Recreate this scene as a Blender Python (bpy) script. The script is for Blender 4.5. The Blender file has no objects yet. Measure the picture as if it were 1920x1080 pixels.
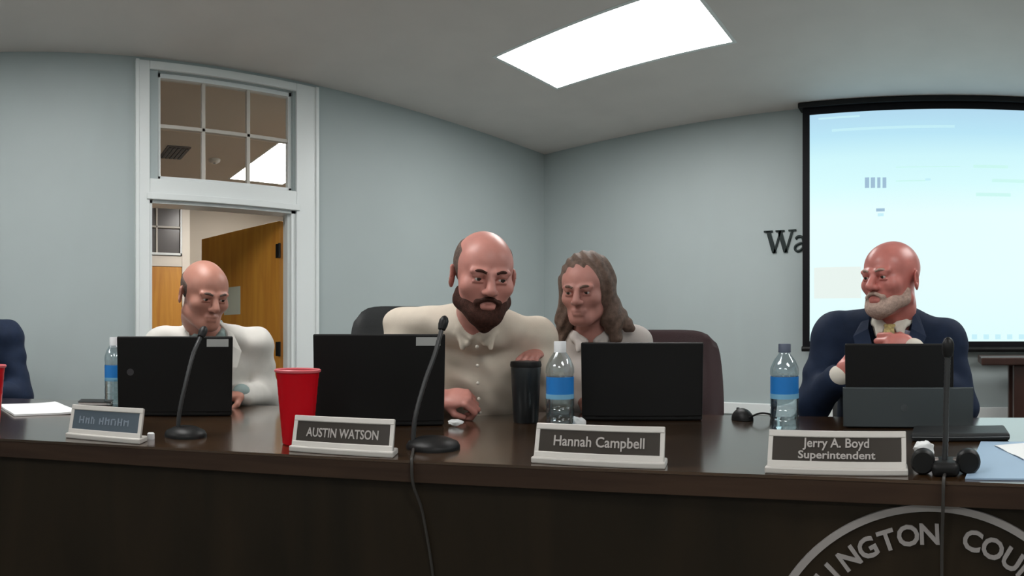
import bpy, bmesh, math, random
import numpy as np
from mathutils import Vector, Matrix

random.seed(7)
rng = np.random.default_rng(7)
PI = math.pi
SC = bpy.context.scene
COL = SC.collection

# ------------------------------------------------------------------ camera, exposure, world
CAMZ = 1.10                     # lens height above the floor
FPX = 1101.0                    # pixels per radian of the panoramic meeting-room camera
YH = 627.0                      # horizon row
A0 = 0.745                      # the lens axis is turned this far left of the +Y axis
cam_data = bpy.data.cameras.new('camera')
cam = bpy.data.objects.new('camera', cam_data)
COL.objects.link(cam)
cam.location = (0, 0, CAMZ)
cam.rotation_euler = (PI / 2, 0, A0)
cam_data.type = 'PANO'
cam_data.panorama_type = 'CENTRAL_CYLINDRICAL'
cam_data.central_cylindrical_range_u_min = -960 / FPX
cam_data.central_cylindrical_range_u_max = 960 / FPX
cam_data.central_cylindrical_range_v_min = -(1080 - YH) / FPX
cam_data.central_cylindrical_range_v_max = YH / FPX
cam_data.central_cylindrical_radius = 1.0
cam_data.clip_start = 0.02
SC.camera = cam
SC.view_settings.view_transform = 'Standard'
SC.view_settings.look = 'None'
SC.view_settings.exposure = 0.0
SC.view_settings.gamma = 1.0
SC.view_settings.use_curve_mapping = False
world = bpy.data.worlds.new('world')
SC.world = world
world.use_nodes = True
world.node_tree.nodes['Background'].inputs[0].default_value = (0.5, 0.55, 0.6, 1)
world.node_tree.nodes['Background'].inputs[1].default_value = 0.05
SC.cycles.use_denoising = True
SC.cycles.max_bounces = 8
SC.cycles.transparent_max_bounces = 12
SC.cycles.sample_clamp_indirect = 4.0

LIGHT = 15.0                     # strength of the recessed ceiling lights of the room
HALL_LIGHT = 26.0


def az(px):
    return (px - 960.0) / FPX - A0


def at(px, D, z=0.0):
    """Point at horizontal distance D from the lens in the direction of column px."""
    a = az(px)
    return Vector((D * math.sin(a), D * math.cos(a), z))


def pt(px, py, D):
    return at(px, D, CAMZ - (py - YH) / FPX * D)


# ------------------------------------------------------------------ materials
MATS = {}


def mat(name, col, rough=0.6, spec=0.5, metal=0.0, noise=0.0, nscale=20.0, bump=0.0, bscale=200.0,
        emit=None, estr=0.0, trans=0.0, coat=0.0, sheen=0.0, sss=0.0, ior=1.45):
    if name in MATS:
        return MATS[name]
    m = bpy.data.materials.new(name)
    m.use_nodes = True
    nt = m.node_tree
    b = nt.nodes['Principled BSDF']
    b.inputs['Base Color'].default_value = (*col, 1)
    b.inputs['Roughness'].default_value = rough
    b.inputs['Specular IOR Level'].default_value = spec
    b.inputs['Metallic'].default_value = metal
    b.inputs['IOR'].default_value = ior
    if trans:
        b.inputs['Transmission Weight'].default_value = trans
    if coat:
        b.inputs['Coat Weight'].default_value = coat
        b.inputs['Coat Roughness'].default_value = 0.12
    if sheen:
        b.inputs['Sheen Weight'].default_value = sheen
    if sss:
        b.inputs['Subsurface Weight'].default_value = sss
        b.inputs['Subsurface Radius'].default_value = (0.02, 0.008, 0.005)
        b.inputs['Subsurface Scale'].default_value = 0.5
    if emit:
        b.inputs['Emission Color'].default_value = (*emit, 1)
        b.inputs['Emission Strength'].default_value = estr
    tc = nt.nodes.new('ShaderNodeTexCoord')
    if noise:
        n = nt.nodes.new('ShaderNodeTexNoise')
        n.inputs['Scale'].default_value = nscale
        n.inputs['Detail'].default_value = 4
        nt.links.new(tc.outputs['Object'], n.inputs['Vector'])
        r = nt.nodes.new('ShaderNodeValToRGB')
        lo = [max(0, c * (1 - noise)) for c in col]
        hi = [min(1, c * (1 + noise)) for c in col]
        r.color_ramp.elements[0].color = (*lo, 1)
        r.color_ramp.elements[1].color = (*hi, 1)
        r.color_ramp.elements[0].position = 0.3
        r.color_ramp.elements[1].position = 0.7
        nt.links.new(n.outputs['Fac'], r.inputs['Fac'])
        nt.links.new(r.outputs['Color'], b.inputs['Base Color'])
    if bump:
        n2 = nt.nodes.new('ShaderNodeTexNoise')
        n2.inputs['Scale'].default_value = bscale
        nt.links.new(tc.outputs['Object'], n2.inputs['Vector'])
        bp = nt.nodes.new('ShaderNodeBump')
        bp.inputs['Strength'].default_value = bump
        bp.inputs['Distance'].default_value = 0.002
        nt.links.new(n2.outputs['Fac'], bp.inputs['Height'])
        nt.links.new(bp.outputs['Normal'], b.inputs['Normal'])
    MATS[name] = m
    return m


def wood_mat(name, c1, c2, rough, scale=(1, 1, 12), coat=0.0, spec=0.5):
    m = bpy.data.materials.new(name)
    m.use_nodes = True
    nt = m.node_tree
    b = nt.nodes['Principled BSDF']
    tc = nt.nodes.new('ShaderNodeTexCoord')
    mp = nt.nodes.new('ShaderNodeMapping')
    mp.inputs['Scale'].default_value = scale
    n = nt.nodes.new('ShaderNodeTexNoise')
    n.inputs['Scale'].default_value = 3.0
    n.inputs['Detail'].default_value = 6
    n.inputs['Distortion'].default_value = 0.6
    r = nt.nodes.new('ShaderNodeValToRGB')
    r.color_ramp.elements[0].color = (*c1, 1)
    r.color_ramp.elements[1].color = (*c2, 1)
    r.color_ramp.elements[0].position = 0.35
    r.color_ramp.elements[1].position = 0.65
    nt.links.new(tc.outputs['Object'], mp.inputs['Vector'])
    nt.links.new(mp.outputs['Vector'], n.inputs['Vector'])
    nt.links.new(n.outputs['Fac'], r.inputs['Fac'])
    nt.links.new(r.outputs['Color'], b.inputs['Base Color'])
    b.inputs['Roughness'].default_value = rough
    b.inputs['Specular IOR Level'].default_value = spec
    b.inputs['Coat Weight'].default_value = coat
    b.inputs['Coat Roughness'].default_value = 0.15
    return m


M_WALL = mat('wall_paint', (0.425, 0.485, 0.49), 0.55, 0.3, noise=0.02, nscale=2.0, bump=0.08, bscale=250)
M_HALLWALL = mat('hall_wall_paint', (0.40, 0.35, 0.29), 0.6, 0.3)
M_CEIL = mat('ceiling_paint', (0.74, 0.70, 0.67), 0.7, 0.2, noise=0.03, nscale=3.0)
M_TRIM = mat('trim_paint', (0.80, 0.84, 0.84), 0.35, 0.4)
M_FLOOR = mat('carpet', (0.22, 0.20, 0.18), 0.9, 0.1, noise=0.2, nscale=60)
M_BLACK = mat('black_plastic', (0.008, 0.008, 0.008), 0.45, 0.3)
M_BLACKGLOSS = mat('black_gloss', (0.01, 0.01, 0.011), 0.15, 0.5)
M_BLACKFAB = mat('black_leather', (0.015, 0.017, 0.018), 0.5, 0.4, bump=0.3, bscale=120)
M_MAROON = mat('maroon_leather', (0.030, 0.011, 0.013), 0.5, 0.4, bump=0.3, bscale=120)
M_GREYMETAL = mat('brushed_grey', (0.12, 0.13, 0.135), 0.45, 0.5, metal=0.3)
M_SILVER = mat('silver_metal', (0.60, 0.575, 0.54), 0.38, 0.5, metal=0.2)
M_CHROME = mat('chrome', (0.6, 0.6, 0.6), 0.2, 0.5, metal=1.0)
M_PLATE = mat('engraved_plate', (0.035, 0.028, 0.022), 0.35, 0.4)
M_PLATEBLUE = mat('blue_grey_plate', (0.07, 0.095, 0.12), 0.3, 0.5)
M_LETTER = mat('engraved_letters', (0.42, 0.39, 0.37), 0.5, 0.3)
M_WHITE = mat('white_paper', (0.8, 0.82, 0.82), 0.7, 0.2)
M_STICKER = mat('sticker', (0.45, 0.46, 0.45), 0.6, 0.2)
M_RED = mat('red_plastic', (0.56, 0.002, 0.010), 0.35, 0.25)
M_CREAMIN = mat('cup_inside', (0.8, 0.75, 0.73), 0.5, 0.3)
M_BLUELABEL = mat('blue_label', (0.02, 0.19, 0.55), 0.35, 0.4)
M_LABELPALE = mat('pale_label', (0.18, 0.42, 0.62), 0.35, 0.4)
M_CAP = mat('bottle_cap', (0.75, 0.76, 0.78), 0.4, 0.4)
M_DARKCAP = mat('dark_bottle_cap', (0.10, 0.12, 0.17), 0.4, 0.4)
M_BLUEFOLDER = mat('blue_sheet', (0.30, 0.42, 0.56), 0.45, 0.4)
M_GLOW = mat('light_diffuser', (0.9, 0.9, 0.9), 0.5, 0.3, emit=(1.0, 0.99, 0.97), estr=LIGHT)
M_HALLGLOW = mat('hall_light_diffuser', (0.9, 0.9, 0.9), 0.5, 0.3, emit=(1.0, 0.97, 0.92), estr=HALL_LIGHT)
M_SCREENBACK = mat('screen_border', (0.004, 0.004, 0.006), 0.6, 0.2)
M_LETTERS_WALL = mat('wall_lettering', (0.01, 0.02, 0.02), 0.4, 0.3)
M_EMBLEM = mat('emblem_metal', (0.33, 0.31, 0.30), 0.45, 0.5, metal=0.2)
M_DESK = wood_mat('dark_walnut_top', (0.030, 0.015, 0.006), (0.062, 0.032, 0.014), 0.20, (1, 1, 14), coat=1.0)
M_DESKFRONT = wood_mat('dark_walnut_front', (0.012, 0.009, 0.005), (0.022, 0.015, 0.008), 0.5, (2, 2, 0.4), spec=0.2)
M_DESKEDGE = wood_mat('dark_walnut_edge', (0.030, 0.016, 0.010), (0.045, 0.025, 0.015), 0.45, (1, 1, 14), spec=0.25)
M_DOORWOOD = wood_mat('oak_door', (0.52, 0.21, 0.030), (0.64, 0.30, 0.045), 0.4, (6, 6, 0.5))
M_TABLEWOOD = wood_mat('dark_table_wood', (0.03, 0.010, 0.006), (0.05, 0.017, 0.010), 0.4, (4, 4, 1))


def glass_mat(name, col=(1, 1, 1), mix=0.10, rough=0.02):
    m = bpy.data.materials.new(name)
    m.use_nodes = True
    nt = m.node_tree
    nt.nodes.clear()
    o = nt.nodes.new('ShaderNodeOutputMaterial')
    t = nt.nodes.new('ShaderNodeBsdfTransparent')
    t.inputs[0].default_value = (*col, 1)
    g = nt.nodes.new('ShaderNodeBsdfGlossy')
    g.inputs['Roughness'].default_value = rough
    g.inputs[0].default_value = (0.9, 0.95, 1, 1)
    x = nt.nodes.new('ShaderNodeMixShader')
    x.inputs[0].default_value = mix
    nt.links.new(t.outputs[0], x.inputs[1])
    nt.links.new(g.outputs[0], x.inputs[2])
    nt.links.new(x.outputs[0], o.inputs[0])
    return m


M_PANE = glass_mat('pane_glass', (0.93, 0.92, 0.90), 0.05)
M_PET = glass_mat('clear_plastic', (0.80, 0.86, 0.88), 0.16, 0.12)


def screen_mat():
    """The projected page: emission painted as a ramp, blue at the top fading to near white below."""
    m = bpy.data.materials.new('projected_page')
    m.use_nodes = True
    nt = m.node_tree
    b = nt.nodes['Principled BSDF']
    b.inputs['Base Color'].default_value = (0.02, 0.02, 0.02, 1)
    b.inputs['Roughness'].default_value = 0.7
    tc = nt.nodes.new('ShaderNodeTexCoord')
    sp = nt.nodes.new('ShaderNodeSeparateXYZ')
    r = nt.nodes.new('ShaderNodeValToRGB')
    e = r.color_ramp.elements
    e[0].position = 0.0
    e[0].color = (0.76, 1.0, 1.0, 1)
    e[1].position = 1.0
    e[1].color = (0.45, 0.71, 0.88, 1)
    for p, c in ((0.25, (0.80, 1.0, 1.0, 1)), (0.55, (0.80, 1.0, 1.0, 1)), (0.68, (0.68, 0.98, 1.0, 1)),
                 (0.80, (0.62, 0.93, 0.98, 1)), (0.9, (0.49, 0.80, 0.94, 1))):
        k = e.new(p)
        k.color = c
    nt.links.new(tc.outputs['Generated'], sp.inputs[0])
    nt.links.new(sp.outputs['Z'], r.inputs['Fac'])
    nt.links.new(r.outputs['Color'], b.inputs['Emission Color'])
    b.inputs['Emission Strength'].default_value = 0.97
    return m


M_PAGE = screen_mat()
M_PAGEINK = mat('page_ink', (0.1, 0.1, 0.1), 0.7, 0.1, emit=(0.30, 0.47, 0.62), estr=1.0)
M_PAGEINKPALE = mat('page_ink_pale', (0.1, 0.1, 0.1), 0.7, 0.1, emit=(0.52, 0.82, 0.90), estr=1.0)
M_PAGEGREEN = mat('page_ink_green', (0.1, 0.1, 0.1), 0.7, 0.1, emit=(0.55, 0.88, 0.83), estr=1.0)
M_PAGEBEIGE = mat('page_block', (0.1, 0.1, 0.1), 0.7, 0.1, emit=(0.75, 0.84, 0.80), estr=1.0)

# ------------------------------------------------------------------ object helpers


def link(name, me, parent=None):
    o = bpy.data.objects.new(name, me)
    COL.objects.link(o)
    if parent is not None:
        o.parent = parent
    return o


def obj(name, bm, m, parent=None, smooth=False, kind=None):
    me = bpy.data.meshes.new(name)
    bmesh.ops.recalc_face_normals(bm, faces=bm.faces)
    bm.to_mesh(me)
    bm.free()
    for mm in (m if isinstance(m, (list, tuple)) else [m]):
        me.materials.append(mm)
    if smooth:
        for p in me.polygons:
            p.use_smooth = True
    o = link(name, me, parent)
    if smooth:
        md = o.modifiers.new('edges', 'EDGE_SPLIT')
        md.split_angle = math.radians(40)
    if kind:
        o['kind'] = kind
    return o


def thing(name, label, cat, loc=(0, 0, 0), rz=0.0, group=None):
    o = bpy.data.objects.new(name, None)
    COL.objects.link(o)
    o.empty_display_size = 0.05
    o.location = loc
    o.rotation_euler = (0, 0, rz)
    o['label'] = label
    o['category'] = cat
    if group:
        o['group'] = group
    return o


def tag(o, label, cat, group=None):
    o['label'] = label
    o['category'] = cat
    if group:
        o['group'] = group
    return o


def box(bm, lo, hi, bev=0.0, seg=2, M=None):
    c = [(lo[i] + hi[i]) / 2 for i in range(3)]
    s = [hi[i] - lo[i] for i in range(3)]
    r = bmesh.ops.create_cube(bm, size=1.0, matrix=Matrix.Translation(c) @ Matrix.Diagonal((*s, 1)))
    vs = r['verts']
    if bev > 0:
        es = list({e for v in vs for e in v.link_edges})
        rb = bmesh.ops.bevel(bm, geom=es, offset=bev, segments=seg, profile=0.5, affect='EDGES')
        vs = list({v for f in rb['faces'] for v in f.verts} | {v for v in vs if v.is_valid})
    if M is not None:
        bmesh.ops.transform(bm, matrix=M, verts=vs)
    return vs


def bx(lo, hi, bev=0.0, M=None):
    bm = bmesh.new()
    box(bm, lo, hi, bev, 2, M)
    return bm


def tube(bm, pts, r, n=10, caps=True):
    pts = [Vector(p) for p in pts]
    rs = r if isinstance(r, (list, tuple)) else [r] * len(pts)
    rings = []
    up = Vector((0.13, 0.31, 0.94)).normalized()
    prev = None
    for i, p in enumerate(pts):
        d = (pts[min(i + 1, len(pts) - 1)] - pts[max(i - 1, 0)]).normalized()
        u = (prev - d * prev.dot(d)) if prev is not None else (up - d * up.dot(d))
        if u.length < 1e-4:
            u = Vector((1, 0, 0)) - d * d.x
        u.normalize()
        prev = u
        w = d.cross(u)
        rings.append([bm.verts.new(p + (u * math.cos(2 * PI * k / n) + w * math.sin(2 * PI * k / n)) * rs[i]) for k in range(n)])
    for a, b in zip(rings, rings[1:]):
        for k in range(n):
            bm.faces.new((a[k], a[(k + 1) % n], b[(k + 1) % n], b[k]))
    if caps:
        bm.faces.new(rings[0][::-1])
        bm.faces.new(rings[-1])


def spline(pts, n=8):
    """Catmull-Rom through pts."""
    P = [Vector(p) for p in pts]
    P = [P[0] * 2 - P[1]] + P + [P[-1] * 2 - P[-2]]
    out = []
    for i in range(1, len(P) - 2):
        for k in range(n):
            t = k / n
            a, b, c, d = P[i - 1], P[i], P[i + 1], P[i + 2]
            out.append(0.5 * ((2 * b) + (c - a) * t + (2 * a - 5 * b + 4 * c - d) * t * t + (3 * b - a - 3 * c + d) * t ** 3))
    out.append(P[-2])
    return out


def lathe(bm, prof, n=32, M=None):
    vs = []
    rings = []
    for r, z in prof:
        if r < 1e-5:
            v = bm.verts.new((0, 0, z))
            rings.append([v])
            vs.append(v)
        else:
            ring = [bm.verts.new((r * math.cos(2 * PI * k / n), r * math.sin(2 * PI * k / n), z)) for k in range(n)]
            rings.append(ring)
            vs += ring
    for a, b in zip(rings, rings[1:]):
        for k in range(n):
            k2 = (k + 1) % n
            if len(a) == 1 and len(b) == 1:
                continue
            if len(a) == 1:
                bm.faces.new((a[0], b[k2], b[k]))
            elif len(b) == 1:
                bm.faces.new((a[k], a[k2], b[0]))
            else:
                bm.faces.new((a[k], a[k2], b[k2], b[k]))
    if M is not None:
        bmesh.ops.transform(bm, matrix=M, verts=vs)
    return vs


def poly_prism(bm, pts2, y0, y1):
    """Prism from an outline in the XZ plane."""
    a = [bm.verts.new((x, y0, z)) for x, z in pts2]
    b = [bm.verts.new((x, y1, z)) for x, z in pts2]
    n = len(a)
    bm.faces.new(a)
    bm.faces.new(b[::-1])
    for i in range(n):
        bm.faces.new((a[i], b[i], b[(i + 1) % n], a[(i + 1) % n]))


def text_mesh(s, size, depth=0.001, bold=0.0, width=None):
    """Lettering standing in the XZ plane, facing -Y, centred."""
    cu = bpy.data.curves.new('lettering', 'FONT')
    cu.body = s
    cu.size = size
    cu.extrude = depth
    cu.offset = bold
    cu.align_x = 'CENTER'
    cu.resolution_u = 3
    o = bpy.data.objects.new('tmp', cu)
    COL.objects.link(o)
    dg = bpy.context.evaluated_depsgraph_get()
    me = bpy.data.meshes.new_from_object(o.evaluated_get(dg))
    bpy.data.objects.remove(o)
    bm = bmesh.new()
    bm.from_mesh(me)
    bpy.data.meshes.remove(me)
    if width and bm.verts:
        xs = [v.co.x for v in bm.verts]
        f = width / (max(xs) - min(xs))
        for v in bm.verts:
            v.co.x *= f
    bmesh.ops.transform(bm, matrix=Matrix.Rotation(PI / 2, 4, 'X'), verts=bm.verts)
    return bm


def struct(name, bm, m):
    return obj(name, bm, m, None, kind='structure')


# ------------------------------------------------------------------ the room
XL, YR, ZC = -3.53, 4.283, CAMZ + 1.70        # left wall plane, screen wall plane, ceiling
XE, YS = 3.6, -3.6                            # the two walls behind the lens
HX = -6.95                                    # far wall of the hall beyond the door

struct('floor', bx((HX - 0.1, YS - 0.1, -0.1), (XE + 0.1, YR + 1.3, 0)), M_FLOOR)

# ceilings with holes left for the recessed lights
PANELS = [(-2.53, 2.56, -1.21, 3.20), (0.75, 2.56, 2.07, 3.20), (-2.53, -0.12, -1.21, 0.52), (0.75, -0.12, 2.07, 0.52), (-2.53, -2.60, -1.21, -1.96), (0.75, -2.60, 2.07, -1.96)]  # first panel is in view; unseen ones added to brighten room and people's fronts


def slab_with_holes(bm, x0, y0, x1, y1, z0, z1, holes):
    xs = sorted({x0, x1, *[h[0] for h in holes], *[h[2] for h in holes]})
    ys = sorted({y0, y1, *[h[1] for h in holes], *[h[3] for h in holes]})
    for xa, xb in zip(xs, xs[1:]):
        for ya, yb in zip(ys, ys[1:]):
            cx, cy = (xa + xb) / 2, (ya + yb) / 2
            if any(h[0] < cx < h[2] and h[1] < cy < h[3] for h in holes):
                continue
            box(bm, (xa, ya, z0), (xb, yb, z1))


bm = bmesh.new()
slab_with_holes(bm, XL - 0.12, YS - 0.1, XE + 0.1, YR + 0.12, ZC, ZC + 0.1, PANELS)
struct('ceiling', bm, M_CEIL)
HALL_PANEL = [(-6.05, 2.15, -4.72, 2.82)]
bm = bmesh.new()
slab_with_holes(bm, HX - 0.1, -2.5, XL - 0.12, 5.5, ZC, ZC + 0.1, HALL_PANEL)
struct('ceiling_hall', bm, mat('hall_ceiling_paint', (0.74, 0.65, 0.55), 0.7, 0.2))

# left wall with the doorway and transom opening
DY0, DY1 = 0.745, 1.735
ZD = CAMZ + 0.825                              # head of the door opening
TY0, TY1, TZ0, TZ1 = 0.80, 1.72, CAMZ + 0.955, CAMZ + 1.625
bm = bmesh.new()
box(bm, (XL - 0.12, YS, 0), (XL, DY0, ZC))
box(bm, (XL - 0.12, DY1, 0), (XL, YR + 0.12, ZC))
box(bm, (XL - 0.12, DY0, ZD), (XL, DY1, TZ0))
box(bm, (XL - 0.12, DY0, TZ1), (XL, DY1, ZC))
box(bm, (XL - 0.12, DY0, TZ0), (XL, TY0, TZ1))
box(bm, (XL - 0.12, TY1, TZ0), (XL, DY1, TZ1))
struct('wall_left', bm, M_WALL)
struct('wall_right', bx((XL, YR, 0), (XE + 0.1, YR + 0.12, ZC)), M_WALL)
struct('wall_east', bx((XE, YS, 0), (XE + 0.1, YR, ZC)), M_WALL)
struct('wall_south', bx((XL, YS - 0.1, 0), (XE, YS, ZC)), M_WALL)
# hall walls
bm = bmesh.new()
box(bm, (HX - 0.1, -2.5, 0), (HX, 5.5, ZC))
box(bm, (HX, 5.4, 0), (XL - 0.12, 5.5, ZC))
box(bm, (HX, -2.5, 0), (XL - 0.12, -2.4, ZC))
box(bm, (XL - 0.14, YR + 0.12, 0), (XL - 0.12, 5.4, ZC))
struct('wall_hall', bm, M_HALLWALL)

# white chair-rail trim along both walls
ZT = CAMZ - 0.575
struct('trim_1', bx((XL, YR - 0.022, ZT - 0.045), (XE, YR, ZT + 0.045), 0.006), M_TRIM)
struct('trim_2', bx((XL, 1.91, ZT - 0.045), (XL + 0.022, YR - 0.022, ZT + 0.045), 0.006), M_TRIM)
struct('trim_3', bx((XL, YS, ZT - 0.045), (XL + 0.022, 0.65, ZT + 0.045), 0.006), M_TRIM)
struct('baseboard_right', bx((XL, YR - 0.018, 0), (XE, YR, 0.12), 0.005), M_TRIM)
struct('baseboard_left', bx((XL, 1.91, 0), (XL + 0.018, YR - 0.018, 0.12), 0.005), M_TRIM)


def doorway(x, sgn, y0, y1, name):
    """White casing of a doorway with a transom above; sgn = side (+1 faces +X) on which it stands out."""
    bm = bmesh.new()
    w = 0.088
    f = x + sgn * 0.022
    a, b = min(x, f), max(x, f)
    top = ZC - 0.025
    box(bm, (a, y0 - w, 0), (b, y0, top), 0.004)
    box(bm, (a, y1, 0), (b, y1 + w + 0.075, top), 0.004)
    box(bm, (a, y0, TZ1), (b, y1, top), 0.004)
    box(bm, (a, y0, ZD), (b, y1, TZ0), 0.004)
    # outer bead on the casing and a ledge under the transom
    g = x + sgn * 0.034
    a2, b2 = min(x, g), max(x, g)
    box(bm, (a2, y0 - w - 0.002, 0), (b2, y0 - w + 0.022, top), 0.004)
    box(bm, (a2, y1 + w + 0.053, 0), (b2, y1 + w + 0.077, top), 0.004)
    box(bm, (a2, y0 - 0.02, ZD + 0.0), (b2, y1 + 0.02, ZD + 0.04), 0.004)
    return struct(name, bm, M_TRIM)


doorway(XL, +1, DY0, DY1, 'trim_4')
# door lining (jambs and stops) inside the wall thickness
bm = bmesh.new()
box(bm, (XL - 0.13, DY0, 0), (XL + 0.002, DY0 + 0.018, ZD))
box(bm, (XL - 0.13, DY1 - 0.03, 0), (XL + 0.002, DY1, ZD))
box(bm, (XL - 0.13, DY0, ZD - 0.018), (XL + 0.002, DY1, ZD))
box(bm, (XL - 0.07, DY1 - 0.045, 0), (XL - 0.03, DY1 - 0.03, ZD - 0.018))
struct('trim_5', bm, M_TRIM)

# transom window: sash, muntins and six panes
def transom(x, y0, y1, z0, z1, name, sgn, pane=M_PANE):
    root = thing(name, '', '')
    del root['label'], root['category']
    root['kind'] = 'structure'
    root.location = (x, (y0 + y1) / 2, z0)
    W, H = (y1 - y0), (z1 - z0)
    f = 0.042
    bm = bmesh.new()
    t0, t1 = -0.035, 0.012
    box(bm, (t0, -W / 2, 0), (t1, -W / 2 + f * 0.55, H), 0.003)
    box(bm, (t0, W / 2 - f * 0.55, 0), (t1, W / 2, H), 0.003)
    box(bm, (t0, -W / 2, 0), (t1, W / 2, f * 0.7), 0.003)
    box(bm, (t0, -W / 2, H - f * 0.7), (t1, W / 2, H), 0.003)
    obj('window_frame', bm, M_TRIM, root)
    mc = mat('muntin_paint', (0.55, 0.52, 0.47), 0.4, 0.4)
    bm = bmesh.new()
    for k in (1, 2):
        yy = -W / 2 + W * k / 3
        box(bm, (-0.03, yy - 0.012, f * 0.6), (0.004, yy + 0.012, H - f * 0.6), 0.003)
    box(bm, (-0.03, -W / 2 + 0.02, H / 2 - 0.012 + 0.01), (0.004, W / 2 - 0.02, H / 2 + 0.012 + 0.01), 0.003)
    obj('muntin', bm, mc, root)
    for i in range(3):
        for j in range(2):
            ya = -W / 2 + W * i / 3 + 0.012
            zb = H * j / 2 + 0.012
            obj('pane', bx((-0.016, ya, zb), (-0.012, ya + W / 3 - 0.024, zb + H / 2 - 0.024)), pane, root)
    return root


transom(XL - 0.04, TY0, TY1, TZ0, TZ1, 'window_1', +1)

# open oak door leaf, hinged on the right jamb and swung into the hall
hx, hy = XL - 0.135, DY1 - 0.035
ex, ey = -4.60, 1.435
ang = math.atan2(ey - hy, ex - hx)
door = thing('door_1', '', '')
del door['label'], door['category']
door['kind'] = 'structure'
door.location = (hx, hy, 0)
door.rotation_euler = (0, 0, ang)
obj('door_leaf', bx((0.0, -0.022, 0.01), (0.985, 0.022, ZD - 0.045), 0.003), M_DOORWOOD, door)
for z in (0.25, 1.0, ZD - 0.25):
    bm = bmesh.new()
    lathe(bm, [(0, z - 0.05), (0.009, z - 0.05), (0.009, z + 0.05), (0, z + 0.05)], 12, Matrix.Translation((-0.004, 0.028, 0)))
    box(bm, (0.0, 0.018, z - 0.048), (0.04, 0.025, z + 0.048))
    obj('hinge', bm, M_BLACK, door)
bm = bmesh.new()
tube(bm, [(0.92, 0.02, 0.98), (0.92, 0.055, 0.98)], 0.012)
tube(bm, [(0.92, 0.055, 0.98), (0.86, 0.062, 0.98), (0.81, 0.06, 0.975)], 0.009)
lathe(bm, [(0, 0), (0.028, 0), (0.026, 0.008), (0, 0.008)], 24, Matrix.Translation((0.92, 0.022, 0.98)) @ Matrix.Rotation(-PI / 2, 4, 'X'))
obj('door_handle', bm, M_CHROME, door, True)
# a blank sheet taped on the door
note = obj('paper_notice', bx((0.45, 0.0225, 1.25), (0.66, 0.0240, 1.46)), mat('notice_paper', (0.55, 0.56, 0.46), 0.7, 0.2))
note.location = (hx, hy, 0)
note.rotation_euler = (0, 0, ang)
tag(note, 'pale sheet of paper taped on the open wooden door', 'notice')

# the matching doorway across the hall
OY0, OY1 = 0.92, 1.87
bm = bmesh.new()
for a, b, c, d in ((OY0 - 0.1, 0, OY0, ZC - 0.03), (OY1, 0, OY1 + 0.1, ZC - 0.03)):
    box(bm, (HX, a, b), (HX + 0.03, c, d), 0.004)
box(bm, (HX, OY0, ZD), (HX + 0.03, OY1, TZ0), 0.004)
box(bm, (HX, OY0, TZ1), (HX + 0.03, OY1, ZC - 0.03), 0.004)
struct('trim_6', bm, mat('hall_trim_paint', (0.72, 0.66, 0.58), 0.4, 0.4))
d2 = struct('door_2', bx((HX + 0.002, OY0 + 0.002, 0.01), (HX + 0.018, OY1 - 0.002, ZD - 0.002)), M_DOORWOOD)
M_DARKPANE = mat('dark_glass', (0.10, 0.09, 0.09), 0.25, 0.6)
transom(HX + 0.04, OY0 + 0.005, OY1 - 0.005, TZ0 + 0.004, TZ1 - 0.004, 'window_2', +1, M_DARKPANE)

# hall ceiling: a white disc in place of a bright reflection, and a vent
t = thing('reflection_disc', 'small round white disc on the hall ceiling standing in for a bright reflection', 'reflection disc',
          (-5.42, 1.79, ZC))
bm = bmesh.new()
lathe(bm, [(0, -0.035), (0.035, -0.035), (0.055, -0.02), (0.06, 0), (0, 0)], 24)
obj('housing', bm, mat('reflection_disc_white', (0.8, 0.78, 0.74), 0.5, 0.3), t, True)
bm = bmesh.new()
lathe(bm, [(0, -0.038), (0.012, -0.038), (0.014, -0.034), (0, -0.034)], 16)
obj('disc_center', bm, M_GREYMETAL, t)
t = thing('ceiling_vent', 'dark slotted vent in the hall ceiling seen through the lower left transom pane', 'vent', (-5.30, 1.36, ZC))
obj('vent_frame', bx((-0.18, -0.11, -0.012), (0.18, 0.11, 0), 0.003), mat('vent_grey', (0.12, 0.10, 0.09), 0.6, 0.3), t)
bm = bmesh.new()
for k in range(5):
    box(bm, (-0.16, -0.09 + k * 0.04, -0.02), (0.16, -0.07 + k * 0.04, -0.012))
obj('vent_slats', bm, M_BLACK, t)

# ------------------------------------------------------------------ recessed ceiling lights
def troffer(x0, y0, x1, y1, label, mglow, group=None):
    t = thing('ceiling_light', label, 'ceiling light', ((x0 + x1) / 2, (y0 + y1) / 2, ZC), 0, group)
    w, h = (x1 - x0) / 2, (y1 - y0) / 2
    bm = bmesh.new()
    box(bm, (-w + 0.022, -h + 0.022, 0.0), (w - 0.022, h - 0.022, 0.008))
    obj('diffuser', bm, mglow, t)
    bm = bmesh.new()
    for s in (-1, 1):
        box(bm, (s * w - (0.022 if s > 0 else 0), -h, -0.002), (s * w + (0.022 if s < 0 else 0), h, 0.012))
        box(bm, (-w + 0.022, s * h - (0.022 if s > 0 else 0), -0.002), (w - 0.022, s * h + (0.022 if s < 0 else 0), 0.012))
    obj('light_frame', bm, M_TRIM, t)
    obj('housing', bx((-w, -h, 0.02), (w, h, 0.09)), M_TRIM, t)


labs = ['bright rectangular ceiling light above the corner where the walls meet',
        'unseen rectangular ceiling light near the right end of the screen',
        'unseen rectangular ceiling light added above the camera on the door side to light the people',
        'unseen rectangular ceiling light added above the camera on the far side to light the people',
        'unseen rearmost rectangular ceiling light added on the door side to light the people',
        'unseen rearmost rectangular ceiling light added on the far side to light the people']
for p, l in zip(PANELS, labs):
    troffer(*p, l, M_GLOW)
troffer(*HALL_PANEL[0], 'hall ceiling light seen through the lower right transom panes', M_HALLGLOW)

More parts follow.
